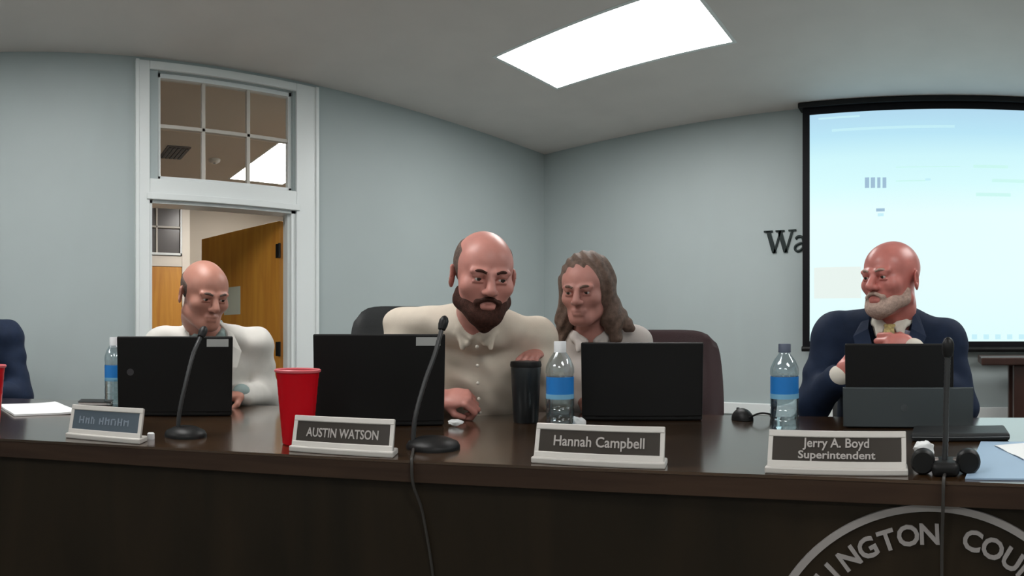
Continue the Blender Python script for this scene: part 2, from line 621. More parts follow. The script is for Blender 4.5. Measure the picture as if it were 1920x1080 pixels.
# ------------------------------------------------------------------ projection screen
SY = YR - 0.085
SX0, SX1 = SY * math.tan(az(1505)), 1.30
SZ0, SZ1 = CAMZ - 0.105, CAMZ + 1.675
scr = thing('projection_screen', 'large lit projection screen with black border hanging on the wall', 'screen', ((SX0 + SX1) / 2, SY, SZ0))
W = (SX1 - SX0) / 2
H = SZ1 - SZ0
bm = bmesh.new()
box(bm, (-W, -0.004, 0.0), (W, 0.004, H))
obj('fabric', bm, M_SCREENBACK, scr)
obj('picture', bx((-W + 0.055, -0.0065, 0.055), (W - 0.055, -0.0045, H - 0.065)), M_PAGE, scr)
bm = bmesh.new()
tube(bm, [(-W - 0.005, 0, -0.002), (W + 0.005, 0, -0.002)], 0.020, 12)
obj('weight_bar', bm, M_BLACK, scr, True)
bm = bmesh.new()
box(bm, (-W - 0.03, -0.035, H - 0.015), (W + 0.03, 0.075, H + 0.024), 0.008)
obj('roller_case', bm, M_BLACK, scr)


def ink(px0, py0, px1, py1, m, name='page_text'):
    """Writing and blocks on the projected page, given where they stand on the page."""
    def uv(px, py):
        a = az(px)
        x = SY * math.tan(a) - (SX0 + SX1) / 2
        D = SY / math.cos(a)
        return x, CAMZ - (py - YH) / FPX * D - SZ0
    xa, za = uv(px0, py1)
    xb, zb = uv(px1, py0)
    return obj(name, bx((xa, -0.0085, za), (xb, -0.0068, zb)), m, scr)


for k, (a, b) in enumerate(((1622, 1630), (1633, 1641), (1645, 1651), (1655, 1662))):
    ink(a, 333, b, 353, M_PAGEINK)
ink(1643, 391, 1659, 397, M_PAGEINK)
ink(1646, 400, 1657, 406, M_PAGEINKPALE)
ink(1680, 338, 1735, 341, M_PAGEGREEN)
ink(1735, 335, 1745, 339, M_PAGEINKPALE)
ink(1680, 312, 1800, 315, M_PAGEGREEN)
ink(1825, 311, 1890, 315, M_PAGEGREEN)
ink(1860, 339, 1960, 342, M_PAGEGREEN)
ink(1830, 363, 1895, 368, M_PAGEGREEN)
ink(1535, 220, 1612, 222, M_PAGEINKPALE)
ink(1560, 240, 1790, 243, M_PAGEINKPALE)
ink(1527, 500, 1615, 560, M_PAGEBEIGE, 'page_block')
for k in range(9):
    ink(1822 + k * 22, 627, 1832 + k * 22, 636, M_PAGEINKPALE, 'page_icon')

# raised serif letters on the wall, cut off by the screen
def serif_w():
    bm = bmesh.new()
    h, s = 0.165, 0.245
    # strokes of a serif W: thick, thin, thick, thin
    def stroke(x0, z0, x1, z1, w):
        poly_prism(bm, [(x0 - w / 2, z0), (x0 + w / 2, z0), (x1 + w / 2, z1), (x1 - w / 2, z1)], -0.012, 0)
    stroke(0.070, 0.0, 0.022, h, 0.034)
    stroke(0.070, 0.0, 0.120, h, 0.016)
    stroke(0.160, 0.0, 0.112, h, 0.034)
    stroke(0.160, 0.0, 0.212, h, 0.016)
    for c, w in ((0.022, 0.07), (0.115, 0.07), (0.212, 0.06)):
        poly_prism(bm, [(c - w / 2, h - 0.006), (c + w / 2, h - 0.006), (c + w / 2, h + 0.006), (c - w / 2, h + 0.006)], -0.012, 0)
    return bm


LX = YR * math.tan(az(1436))
LZ = CAMZ - (474 - YH) / FPX * (YR / math.cos(az(1460)))
o = obj('wall_letter', serif_w(), M_LETTERS_WALL)
o.location = (LX, YR, LZ)
tag(o, 'black serif capital W raised on the grey wall beside the screen', 'letter')
bm = bmesh.new()
pts = []
# lowercase serif a: bowl, stem and hook
tube(bm, spline([(0.012, 0, 0.098), (0.03, 0, 0.115), (0.06, 0, 0.112), (0.072, 0, 0.085), (0.072, 0, 0.03), (0.08, 0, 0.008), (0.095, 0, 0.01)], 6), 0.0105, 8)
tube(bm, spline([(0.07, 0, 0.068), (0.04, 0, 0.062), (0.012, 0, 0.045), (0.008, 0, 0.022), (0.025, 0, 0.006), (0.05, 0, 0.012), (0.07, 0, 0.03)], 6), 0.010, 8)
bmesh.ops.transform(bm, matrix=Matrix.Diagonal((1, 0.55, 1, 1)), verts=bm.verts)
o = obj('wall_letter', bm, M_LETTERS_WALL, None, True)
o.location = (LX + 0.225, YR - 0.006, LZ)
tag(o, 'black serif lowercase a half hidden behind the left edge of the screen', 'letter')

# dark wooden side table under the screen
tb = thing('side_table', 'dark wooden table under the right end of the screen', 'table', (1.00, 3.92, 0))
TT = CAMZ - 0.145
obj('tabletop', bx((-0.80, -0.24, TT - 0.05), (0.80, 0.24, TT), 0.008), M_TABLEWOOD, tb)
for x in (-0.55, 0.55):
    for y in (-0.16, 0.16):
        obj('leg', bx((x - 0.04, y - 0.04, 0), (x + 0.04, y + 0.04, TT - 0.05), 0.006), M_TABLEWOOD, tb)
obj('apron', bx((-0.56, -0.18, TT - 0.11), (0.56, 0.18, TT - 0.052), 0.004), M_TABLEWOOD, tb)

# ------------------------------------------------------------------ the curved dais
ZDK = CAMZ - 0.26
FR = [(-700, 1.72), (-400, 1.62), (0, 1.468), (240, 1.372), (480, 1.289), (720, 1.222), (960, 1.168), (1200, 1.125), (1440, 1.088), (1680, 1.052), (1920, 1.020), (2200, 0.99), (2500, 0.97)]
BK = [(-700, 2.75), (-400, 2.62), (0, 2.40), (240, 2.27), (480, 2.14), (720, 2.05), (960, 1.98), (1200, 1.92), (1440, 1.87), (1680, 1.84), (1920, 1.83), (2200, 1.83), (2500, 1.83)]


def interp(tab, x):
    return float(np.interp(x, [t[0] for t in tab], [t[1] for t in tab]))


def smooth_tab(tab, x):
    return sum(interp(tab, x + d) for d in (-160, -80, 0, 80, 160)) / 5


def ring_slab(bm, r0, r1, z0, z1, px0=-700, px1=2500, n=110):
    rows = []
    for i in range(n + 1):
        px = px0 + (px1 - px0) * i / n
        rows.append([bm.verts.new(at(px, r0(px), z0)), bm.verts.new(at(px, r0(px), z1)),
                     bm.verts.new(at(px, r1(px), z1)), bm.verts.new(at(px, r1(px), z0))])
    for a, b in zip(rows, rows[1:]):
        for k in range(4):
            bm.faces.new((a[k], a[(k + 1) % 4], b[(k + 1) % 4], b[k]))
    bm.faces.new(rows[0])
    bm.faces.new(rows[-1][::-1])


front = lambda px: smooth_tab(FR, px)
back = lambda px: smooth_tab(BK, px)
dais = thing('dais', 'long curved dark wooden council desk with glossy top', 'desk', (0, 0, 0))
bm = bmesh.new()
ring_slab(bm, front, back, ZDK - 0.006, ZDK)
obj('desktop', bm, M_DESK, dais)
bm = bmesh.new()
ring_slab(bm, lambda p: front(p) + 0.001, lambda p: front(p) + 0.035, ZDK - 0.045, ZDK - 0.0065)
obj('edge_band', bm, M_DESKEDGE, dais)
bm = bmesh.new()
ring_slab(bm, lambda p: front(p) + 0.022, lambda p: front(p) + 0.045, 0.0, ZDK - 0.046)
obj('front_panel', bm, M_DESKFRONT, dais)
bm = bmesh.new()
ring_slab(bm, lambda p: back(p) - 0.03, lambda p: back(p) - 0.004, ZDK - 0.06, ZDK - 0.0065)
obj('rear_rail', bm, M_DESKEDGE, dais)
for px in (-690, -60, 520, 1010, 1500, 1990, 2490):
    a = at(px, 1)
    p0, p1 = at(px, front(px) + 0.046), at(px, back(px) - 0.10)
    d = (p1 - p0)
    M = Matrix.Translation(p0) @ Matrix.Rotation(math.atan2(d.y, d.x), 4, 'Z')
    obj('support_panel', bx((0, -0.015, 0), (d.length, 0.015, ZDK - 0.007), 0, M), M_DESKFRONT, dais)

# round emblem on the front of the dais: ring and raised letters set on the curve
EPX, ER = 1755.0, 0.315
EZ = CAMZ - (945 - YH) / FPX * (front(1755) + 0.02) - ER


def on_front(u, v, off):
    """u metres to the right of the emblem's centre along the curve, v metres up."""
    D = front(EPX) + 0.02
    px = EPX + u / D * FPX
    D = front(px) + 0.022 - off
    return at(px, D, EZ + v)


bm = bmesh.new()
N = 128
prev = None
first = None
for i in range(N):
    t_ = 2 * PI * i / N
    rr = []
    for (r, off) in ((ER - 0.013, 0.0), (ER - 0.013, 0.006), (ER, 0.006), (ER, 0.0)):
        rr.append(bm.verts.new(on_front(r * math.sin(t_), r * math.cos(t_), off)))
    if prev:
        for k in range(3):
            bm.faces.new((prev[k], prev[k + 1], rr[k + 1], rr[k]))
    else:
        first = rr
    prev = rr
for k in range(3):
    bm.faces.new((prev[k], prev[k + 1], first[k + 1], first[k]))
em = obj('emblem_ring', bm, M_EMBLEM, dais)
word = 'WASHINGTON COUNTY'
step = math.radians(8.6)
for i, ch in enumerate(word):
    if ch == ' ':
        continue
    ph = (i - 9.3) * step
    b2 = text_mesh(ch, 0.052, 0.002, 0.0012)
    for v in b2.verts:
        x, y, z = v.co
        r = 0.243 + z
        u = r * math.sin(ph) + x * math.cos(ph)
        w = r * math.cos(ph) - x * math.sin(ph)
        v.co = on_front(u, w, 0.003 - y)
    obj('emblem_letter', b2, M_EMBLEM, em)

# ------------------------------------------------------------------ things on the dais
def desk_thing(name, label, cat, px, D, rot=0.0, group=None, dz=0.0):
    return thing(name, label, cat, at(px, D, ZDK + dz), -az(px) + rot, group)


def nameplate(pxa, Da, pxb, Db, lines, label, mplate, mtext, h=0.074, tilt=18):
    a, b = at(pxa, Da, ZDK), at(pxb, Db, ZDK)
    d = b - a
    L = d.length
    t = thing('name_plate', label, 'name plate', (a + b) / 2, math.atan2(d.y, d.x))
    w = L / 2
    # wedge-shaped holder: foot, leaning back plate, top rail
    obj('foot', bx((-w, 0.0, 0.0), (w, 0.052, 0.013), 0.003), M_SILVER, t)
    R = Matrix.Translation((0, 0.010, 0.011)) @ Matrix.Rotation(-math.radians(tilt), 4, 'X')
    bm = bmesh.new()
    box(bm, (-w + 0.003, 0.004, 0), (w - 0.003, 0.009, h), 0.001, 2, R)
    box(bm, (-w + 0.003, -0.002, h - 0.013), (w - 0.003, 0.010, h), 0.002, 2, R)
    box(bm, (-w + 0.003, -0.002, 0), (w - 0.003, 0.006, 0.013), 0.002, 2, R)
    box(bm, (-w + 0.003, -0.001, 0), (-w + 0.012, 0.006, h - 0.006), 0.001, 2, R)
    box(bm, (w - 0.012, -0.001, 0), (w - 0.003, 0.006, h - 0.006), 0.001, 2, R)
    obj('holder', bm, M_SILVER, t)
    ins = obj('name_insert', bx((-w + 0.012, 0.0005, 0.004), (w - 0.012, 0.0038, h - 0.012), 0, R), mplate, t)
    for s, size, z, width in lines:
        b2 = text_mesh(s, size, 0.0008, 0.0004, width)
        bmesh.ops.transform(b2, matrix=R @ Matrix.Translation((0, -0.0005, z)), verts=b2.verts)
        obj('lettering', b2, mtext, ins)
    return t


nameplate(122, 1.475, 262, 1.385, [('UNREADABLE', 0.0, 0, None)][:0], 'blue-grey tilted name plate at the left beside the white paper', M_PLATEBLUE, M_LETTER, 0.074)
nameplate(541, 1.305, 737, 1.232, [('AUSTIN WATSON', 0.028, 0.024, 0.165)], 'silver-framed dark name plate in front of the red cup', M_PLATE, M_LETTER, 0.070)
nameplate(995, 1.186, 1247, 1.128, [('Hannah Campbell', 0.029, 0.026, 0.185)], 'silver-framed dark name plate in front of the black laptop without sticker', M_PLATE, M_LETTER, 0.070)
nameplate(1433, 1.098, 1703, 1.076, [('Jerry A. Boyd', 0.024, 0.039, 0.125), ('Superintendent', 0.020, 0.018, 0.145)], 'silver-framed dark name plate with two lines in front of the man in the navy suit', M_PLATE, M_LETTER, 0.070)
# the illegible name on the leftmost plate: worn pale strokes
np1 = [o for o in bpy.data.objects if o.name.startswith('name_insert')][0]
R = Matrix.Translation((0, 0.010, 0.011)) @ Matrix.Rotation(-math.radians(18), 4, 'X')
bm = bmesh.new()
for k, (xa, xb) in enumerate(((-0.072, -0.058), (-0.054, -0.043), (-0.039, -0.029), (-0.016, -0.004), (0.0, 0.012), (0.016, 0.03), (0.034, 0.046), (0.05, 0.064))):
    box(bm, (xa, -0.0006, 0.028), (xa + 0.0035, 0.0006, 0.046 - 0.003 * (k % 2)), 0.0, 2, R)
    box(bm, (xb - 0.0035, -0.0006, 0.028), (xb, 0.0006, 0.046 - 0.003 * (k % 3)), 0.0, 2, R)
    box(bm, (xa + 0.003, -0.0006, 0.035 + 0.003 * (k % 3)), (xb - 0.003, 0.0006, 0.038 + 0.003 * (k % 3)), 0.0, 2, R)
obj('lettering', bm, mat('faded_letters', (0.20, 0.24, 0.29), 0.5, 0.3), np1)


def laptop(px, D, label, sticker=True, w=0.368, h=0.248, rot=0.0, tilt=8, logo=(-0.135, 0.155)):
    t = desk_thing('laptop', label, 'laptop', px, D, rot)
    obj('base', bx((-w / 2, 0.0, 0.002), (w / 2, 0.245, 0.020), 0.004), M_BLACK, t)
    bm = bmesh.new()
    for r in range(5):
        for c in range(13):
            x = -w / 2 + 0.022 + c * (w - 0.044) / 13
            y = 0.05 + r * 0.022
            box(bm, (x, y, 0.020), (x + (w - 0.044) / 13 - 0.003, y + 0.018, 0.0225))
    obj('keyboard', bm, M_GREYMETAL, t)
    R = Matrix.Translation((0, 0.006, 0.014)) @ Matrix.Rotation(math.radians(tilt), 4, 'X')
    lid = obj('lid', bx((-w / 2, -0.009, 0.0), (w / 2, 0.0, h), 0.004, R), M_BLACK, t)
    obj('display', bx((-w / 2 + 0.012, 0.0002, 0.018), (w / 2 - 0.012, 0.0014, h - 0.012), 0, R), M_BLACKGLOSS, lid)
    if sticker:
        s = obj('sticker', bx((w / 2 - 0.082, -0.0100, h - 0.032), (w / 2 - 0.014, -0.0092, h - 0.008), 0, R), M_STICKER, lid)
        s['label'] = 'pale inventory sticker'
    if logo:
        bm = bmesh.new()
        lathe(bm, [(0, 0), (0.011, 0), (0.011, 0.0008), (0, 0.0008)], 24, R @ Matrix.Translation((logo[0], -0.0092, logo[1])) @ Matrix.Rotation(PI / 2, 4, 'X'))
        obj('logo', bm, mat('logo_grey', (0.10, 0.10, 0.11), 0.3, 0.5, metal=0.6), lid)
    for s_ in (-1, 1):
        bm = bmesh.new()
        tube(bm, [(s_ * w * 0.33 - 0.02, 0.006, 0.014), (s_ * w * 0.33 + 0.02, 0.006, 0.014)], 0.007)
        obj('hinge', bm, M_BLACK, t)
    return t


laptop(328, 1.86, 'black laptop with pale sticker in front of the man in the white jacket', w=0.362, h=0.243, logo=(-0.14, 0.13))
laptop(711, 1.66, 'black laptop with pale sticker in front of the bearded man in the cream shirt', h=0.250, logo=None)
laptop(1204, 1.76, 'black laptop without sticker in front of the person with long brown hair', sticker=False, w=0.362, h=0.225, logo=None)

# two-tone tablet computer with its grey kickstand panel towards us
t = desk_thing('tablet_computer', 'black tablet computer on a grey stand panel before the man in the navy suit', 'tablet', 1706, 1.62)
R = Matrix.Translation((0, 0.004, 0.004)) @ Matrix.Rotation(math.radians(7), 4, 'X')
obj('tablet', bx((-0.178, 0.0, 0.0), (0.120, 0.009, 0.232), 0.004, R), M_BLACK, t)
kp = obj('kickstand', bx((-0.185, -0.006, 0.0), (0.175, -0.0005, 0.112), 0.003, R), mat('slate_grey', (0.065, 0.078, 0.083), 0.4, 0.5, metal=0.2), t)
bm = bmesh.new()
lathe(bm, [(0, 0), (0.010, 0), (0.010, 0.001), (0, 0.001)], 24, R @ Matrix.Translation((-0.015, -0.006, 0.055)) @ Matrix.Rotation(PI / 2, 4, 'X'))
obj('logo', bm, mat('tablet_logo', (0.13, 0.15, 0.16), 0.3, 0.5, metal=0.6), kp)
obj('keyboard', bx((-0.178, 0.012, 0.0), (0.120, 0.20, 0.007), 0.002), M_BLACK, t)


def cup(px, D, label, h=0.178, rt=0.052, rb=0.036, group=None):
    t = desk_thing('plastic_cup', label, 'cup', px, D, 0, group)
    bm = bmesh.new()
    prof = [(0, 0.0), (rb - 0.003, 0.0), (rb, 0.003)]
    for k in range(1, 9):
        z = h * k / 9
        r = rb + (rt - rb) * k / 9
        prof += [(r - 0.0008, z - 0.004), (r, z - 0.001)]
    prof += [(rt, h - 0.005), (rt - 0.002, h - 0.005), (rb - 0.003, 0.006), (0, 0.006)]
    lathe(bm, prof, 40)
    obj('cup_wall', bm, M_RED, t, True)
    bm = bmesh.new()
    lathe(bm, [(rt - 0.002, h - 0.008), (rt + 0.003, h - 0.007), (rt + 0.004, h - 0.002), (rt + 0.001, h), (rt - 0.003, h - 0.002), (rt - 0.003, h - 0.008)], 40)
    r_ = obj('rim', bm, mat('cup_rim', (0.62, 0.12, 0.14), 0.35, 0.5), t, True)
    r_['label'] = 'paler rolled rim'
    return t


cup(558, 1.395, 'red plastic cup behind the name plate of the bearded man')
cup(-26, 1.60, 'red plastic cup cut off by the left edge of the photo')


def bottle(px, D, label, h=0.235, r=0.036, capm=M_CAP):
    t = desk_thing('water_bottle', label, 'bottle', px, D)
    bm = bmesh.new()
    prof = [(0, 0.006), (r * 0.5, 0.003), (r * 0.85, 0.0), (r, 0.008), (r, 0.03), (r * 0.94, 0.036), (r, 0.042), (r, 0.058), (r * 0.94, 0.064), (r, 0.070),
            (r, 0.088), (r * 0.95, 0.092), (r * 0.95, 0.150), (r, 0.155), (r * 0.97, 0.170), (r * 0.75, 0.190), (r * 0.42, 0.207), (r * 0.36, 0.212), (r * 0.36, 0.218), (0, 0.218)]
    lathe(bm, [(a, b * h / 0.235) for a, b in prof], 36)
    obj('bottle_shell', bm, M_PET, t, True)
    bm = bmesh.new()
    lathe(bm, [(0, 0.004), (r * 0.9, 0.010), (r * 0.93, 0.03), (r * 0.93, 0.085), (r * 0.90, 0.148), (0, 0.150)], 36)
    obj('water', bm, mat('water', (0.85, 0.92, 0.93), 0.05, 0.5, trans=1.0, ior=1.12), t, True)
    bm = bmesh.new()
    lathe(bm, [(r * 0.955, 0.096), (r * 0.975, 0.096), (r * 0.975, 0.148), (r * 0.955, 0.148)], 36)
    lb = obj('label_band', bm, M_BLUELABEL, t, True)
    bm = bmesh.new()
    lathe(bm, [(r * 0.97, 0.090), (r * 0.985, 0.090), (r * 0.985, 0.103), (r * 0.97, 0.103)], 36)
    obj('label_stripe', bm, M_LABELPALE, lb, True)
    bm = bmesh.new()
    pts_ = []
    lathe(bm, [(r * 0.36, 0.212), (r * 0.43, 0.212), (r * 0.43, h - 0.002), (r * 0.40, h), (0, h)], 28)
    obj('cap', bm, capm, t, True)
    return t


bottle(1050, 1.56, 'water bottle with blue label between the black tumbler and a laptop', 0.242, 0.038)
bottle(1471, 1.57, 'water bottle with blue label and dark cap next to the man in the navy suit', 0.235, 0.039, M_DARKCAP)
bottle(213, 2.15, 'water bottle mostly hidden behind the leftmost laptop', 0.25, 0.034)

# gooseneck microphones


def mic(px, D, root_px, pts_, label, oval=False, cord=None, rbase=0.060):
    """pts_ = (px, py, D) along the neck, from the base to the tip."""
    t = desk_thing('microphone', label, 'microphone', px, D)
    inv = (Matrix.Translation(at(px, D, ZDK)) @ Matrix.Rotation(-az(px), 4, 'Z')).inverted()
    bm = bmesh.new()
    if oval:
        box(bm, (-0.026, -0.035, 0), (0.026, 0.035, 0.026), 0.010, 3)
    else:
        lathe(bm, [(0, 0), (rbase, 0), (rbase, 0.006), (rbase * 0.93, 0.014), (rbase * 0.55, 0.024), (0, 0.027)], 40)
    obj('base', bm, M_BLACK, t, True)
    P = [inv @ pt(*p) for p in pts_]
    bm = bmesh.new()
    S = spline(P, 10)
    # ribbed neck
    rs = [0.0052 + (0.0007 if i % 2 else 0) for i in range(len(S))]
    tube(bm, S, rs, 10)
    obj('gooseneck', bm, mat('mic_grey', (0.055, 0.056, 0.057), 0.35, 0.5, metal=0.4), t, True)
    a, b = S[-1], S[-1] + (S[-1] - S[-4]).normalized() * 0.030
    bm = bmesh.new()
    dirv = (b - a).normalized()
    tube(bm, [a - dirv * 0.002, a, a + dirv * 0.012, a + dirv * 0.024, a + dirv * 0.032, a + dirv * 0.036],
         [0.0055, 0.009, 0.0115, 0.0115, 0.008, 0.003], 14)
    obj('mic_head', bm, M_BLACK, t, True)
    bm = bmesh.new()
    p0 = P[0]
    tube(bm, [Vector((p0.x, p0.y, 0.010)), p0 + Vector((0, 0, 0.006))], [0.013, 0.009], 14)
    obj('socket', bm, mat('socket_metal', (0.35, 0.34, 0.33), 0.3, 0.5, metal=0.7), t, True)
    if cord:
        bm = bmesh.new()
        tube(bm, spline([inv @ c for c in cord], 8), 0.0032, 8)
        obj('cord', bm, mat('cord_grey', (0.045, 0.042, 0.038), 0.5, 0.3), t, True)
    return t


def edge_cord(pxs, D0, pxe, ye):
    """A cord over the desk: from its device to the edge and down the front."""
    f = front(pxe)
    return [at(pxs, D0, ZDK + 0.006), at((pxs + pxe) / 2, (D0 + f) / 2, ZDK + 0.0045), at(pxe, f + 0.012, ZDK + 0.004), at(pxe, f - 0.006, ZDK - 0.004),
            at(pxe + 3, f - 0.006, ZDK - 0.05), at(pxe + 22, f + 0.006, ZDK - 0.12), at(pxe + 45, f + 0.010, ZDK - 0.30), at(pxe + 50, f + 0.012, ZDK - 0.55)]


mic(348, 1.50, 330, [(333, 812, 1.50), (337, 770, 1.50), (349, 715, 1.51), (362, 665, 1.53), (376, 632, 1.56)],
    'black gooseneck microphone in front of the man in the white jacket', rbase=0.054)
mic(812, 1.345, 775, [(774, 832, 1.345), (779, 780, 1.35), (797, 715, 1.37), (815, 665, 1.39), (828, 618, 1.41)],
    'black gooseneck microphone leaning in front of the bearded man', rbase=0.062, cord=edge_cord(775, 1.30, 772, 0))
mic(1773, 1.10, 1773, [(1771, 868, 1.10), (1773, 820, 1.10), (1774, 760, 1.10), (1776, 700, 1.10), (1777, 668, 1.10)],
    'dark gooseneck microphone standing upright in front of the tablet computer', oval=True,
    cord=[at(1773, 1.075, ZDK + 0.006), at(1770, 1.055, ZDK + 0.004), at(1769, front(1769) - 0.006, ZDK - 0.002), at(1768, front(1768) - 0.006, ZDK - 0.05),
          at(1766, front(1766) + 0.006, ZDK - 0.13), at(1766, front(1766) + 0.008, ZDK - 0.3)])
mc = [o for o in bpy.data.objects if o.name.startswith('microphone')][-1]
for s_ in (-1, 1):
    bm = bmesh.new()
    x = s_ * 0.042
    lathe(bm, [(0, -0.016), (0.019, -0.016), (0.023, -0.010), (0.023, 0.010), (0.019, 0.016), (0, 0.016)], 28,
          Matrix.Translation((x, -0.004, 0.0235)) @ Matrix.Rotation(PI / 2, 4, 'X'))
    obj('knob', bm, M_BLACK, mc, True)
    bm = bmesh.new()
    tube(bm, [(s_ * 0.016, 0, 0.02), (s_ * 0.034, -0.004, 0.0235)], 0.010, 12)
    obj('arm', bm, mat('mic_bracket', (0.16, 0.14, 0.13), 0.4, 0.5, metal=0.5), mc, True)


def flat_sheet(name, label, cat, px, D, w, d, rot, m, thick=0.0015, curl=0.0, bev=0.0, dz=0.0):
    bm = bmesh.new()
    n = 10
    top, bot = [], []
    for i in range(n + 1):
        for j in range(n + 1):
            x, y = (i / n - 0.5) * w, (j / n - 0.5) * d
            z = curl * (max(0, x / w) * 2) ** 3 + 0.0004 + curl * 0.3 * math.sin(5 * y / d) ** 2
            top.append(bm.verts.new((x, y, z + thick)))
            bot.append(bm.verts.new((x, y, z)))
    I = lambda i, j: i * (n + 1) + j
    for i in range(n):
        for j in range(n):
            bm.faces.new((top[I(i, j)], top[I(i + 1, j)], top[I(i + 1, j + 1)], top[I(i, j + 1)]))
            bm.faces.new((bot[I(i, j)], bot[I(i, j + 1)], bot[I(i + 1, j + 1)], bot[I(i + 1, j)]))
    for k in range(n):
        for a, b in ((I(k, 0), I(k + 1, 0)), (I(k + 1, n), I(k, n)), (I(0, k + 1), I(0, k)), (I(n, k), I(n, k + 1))):
            bm.faces.new((top[a], bot[a], bot[b], top[b]))
    o = obj(name, bm, m, None, False)
    o.location = at(px, D, ZDK + dz)
    o.rotation_euler = (0, 0, -az(px) + rot)
    return tag(o, label, cat)


flat_sheet('paper_sheet', 'white paper lying on the desk beside the left red cup', 'paper', 68, 2.02, 0.215, 0.28, 0.25, M_WHITE, 0.006, 0.004)
flat_sheet('folder', 'light blue folder at the right end of the desk', 'folder', 1925, 1.225, 0.22, 0.36, 0.0, M_BLUEFOLDER, 0.003)
flat_sheet('paper_sheet', 'white paper lying on the light blue folder', 'paper', 1950, 1.30, 0.15, 0.17, 0.45, M_WHITE, 0.001, 0.006, dz=0.0036)

# black notebook edge behind the leftmost name plate
t = desk_thing('notebook', 'thin black notebook lying behind the leftmost name plate', 'notebook', 180, 2.18, -0.1)
obj('cover', bx((-0.062, -0.05, 0.001), (0.062, 0.05, 0.0035), 0.001), M_BLACK, t)
obj('page_block', bx((-0.059, -0.047, 0.0036), (0.06, 0.047, 0.012), 0.0005), M_CREAMIN, t)
obj('cover', bx((-0.062, -0.05, 0.0121), (0.062, 0.05, 0.0146), 0.001), M_BLACK, t)

# black portfolio right of the tablet
t = desk_thing('portfolio', 'black zipped portfolio lying in front of the grey stand panel', 'folder', 1800, 1.485, 0.03)
obj('cover', bx((-0.12, -0.065, 0.001), (0.12, 0.065, 0.020), 0.006), M_BLACKFAB, t)
bm = bmesh.new()
tube(bm, [(-0.118, -0.0655, 0.011), (0.118, -0.0655, 0.011)], 0.0015, 6)
obj('zip', bm, M_GREYMETAL, t)

# white crumpled napkin behind the upright microphone
def crumple(name, label, px, D, rx, ry, rz, seed, mt=M_WHITE):
    r_ = np.random.default_rng(seed)
    bm = bmesh.new()
    bmesh.ops.create_icosphere(bm, subdivisions=4, radius=1.0)
    dirs = r_.normal(size=(14, 3))
    dirs /= np.linalg.norm(dirs, axis=1)[:, None]
    for v in bm.verts:
        n = np.array(v.co)
        d = 1 - 0.35 * max(0, max((dirs @ n)) - 0.72) / 0.28 + 0.06 * math.sin(9 * n[0] + seed) * math.sin(7 * n[1])
        v.co = Vector((n[0] * rx * d, n[1] * ry * d, max(0.0005, rz + n[2] * rz * d)))
    o = obj(name, bm, mt, None, True)
    o.location = at(px, D, ZDK)
    o.rotation_euler = (0, 0, -az(px))
    return tag(o, label, 'napkin')


crumple('napkin', 'white crumpled napkin behind the upright microphone', 1732, 1.225, 0.030, 0.022, 0.022, 3)
crumple('napkin', 'small white crumpled napkin under the hand of the bearded man', 853, 1.66, 0.026, 0.018, 0.010, 5)
crumple('napkin', 'small white crumpled napkin at the foot of the bottle beside the tumbler', 1082, 1.58, 0.024, 0.02, 0.022, 6)
# small round white cap
bm = bmesh.new()
lathe(bm, [(0, 0), (0.009, 0), (0.0095, 0.002), (0.009, 0.014), (0.007, 0.0155), (0, 0.0155)], 24)
o = obj('bottle_cap', bm, M_CAP, None, True)
o.location = at(283, 1.46, ZDK)
tag(o, 'small loose white cap on the desk right of the leftmost name plate', 'cap')

# black mouse with cord near the second bottle
t = desk_thing('computer_mouse', 'small black computer mouse with a cord left of the bottle with dark cap', 'computer mouse', 1392, 1.79, 0.5)
bm = bmesh.new()
bmesh.ops.create_uvsphere(bm, u_segments=24, v_segments=16, radius=1.0)
for v in bm.verts:
    v.co = Vector((v.co.x * 0.030, v.co.y * 0.045, max(0, v.co.z) * 0.034 + 0.001))
obj('shell', bm, M_BLACK, t, True)
bm = bmesh.new()
tube(bm, [(-0.003, 0.028, 0.029), (0.003, 0.028, 0.029)], 0.006, 12)
obj('scroll_wheel', bm, M_GREYMETAL, t, True)
bm = bmesh.new()
tube(bm, spline([(0.0, -0.043, 0.012), (0.02, -0.07, 0.026), (0.06, -0.06, 0.02), (0.09, -0.02, 0.004), (0.12, 0.02, 0.004)], 8), 0.003, 8)
obj('cord', bm, M_BLACK, t, True)

# black tumbler under the bearded man's hand
TPX, TD = 986, 1.74
t = desk_thing('tumbler', 'black insulated tumbler held by the bearded man in the cream shirt', 'tumbler', TPX, TD)
bm = bmesh.new()
lathe(bm, [(0, 0), (0.034, 0), (0.037, 0.004), (0.043, 0.12), (0.045, 0.160), (0.044, 0.164), (0, 0.164)], 36)
obj('tumbler_body', bm, mat('tumbler_black', (0.014, 0.017, 0.019), 0.35, 0.5), t, True)
bm = bmesh.new()
lathe(bm, [(0, 0.164), (0.046, 0.164), (0.047, 0.170), (0.045, 0.180), (0.020, 0.184), (0, 0.184)], 36)
obj('lid', bm, M_BLACK, t, True)

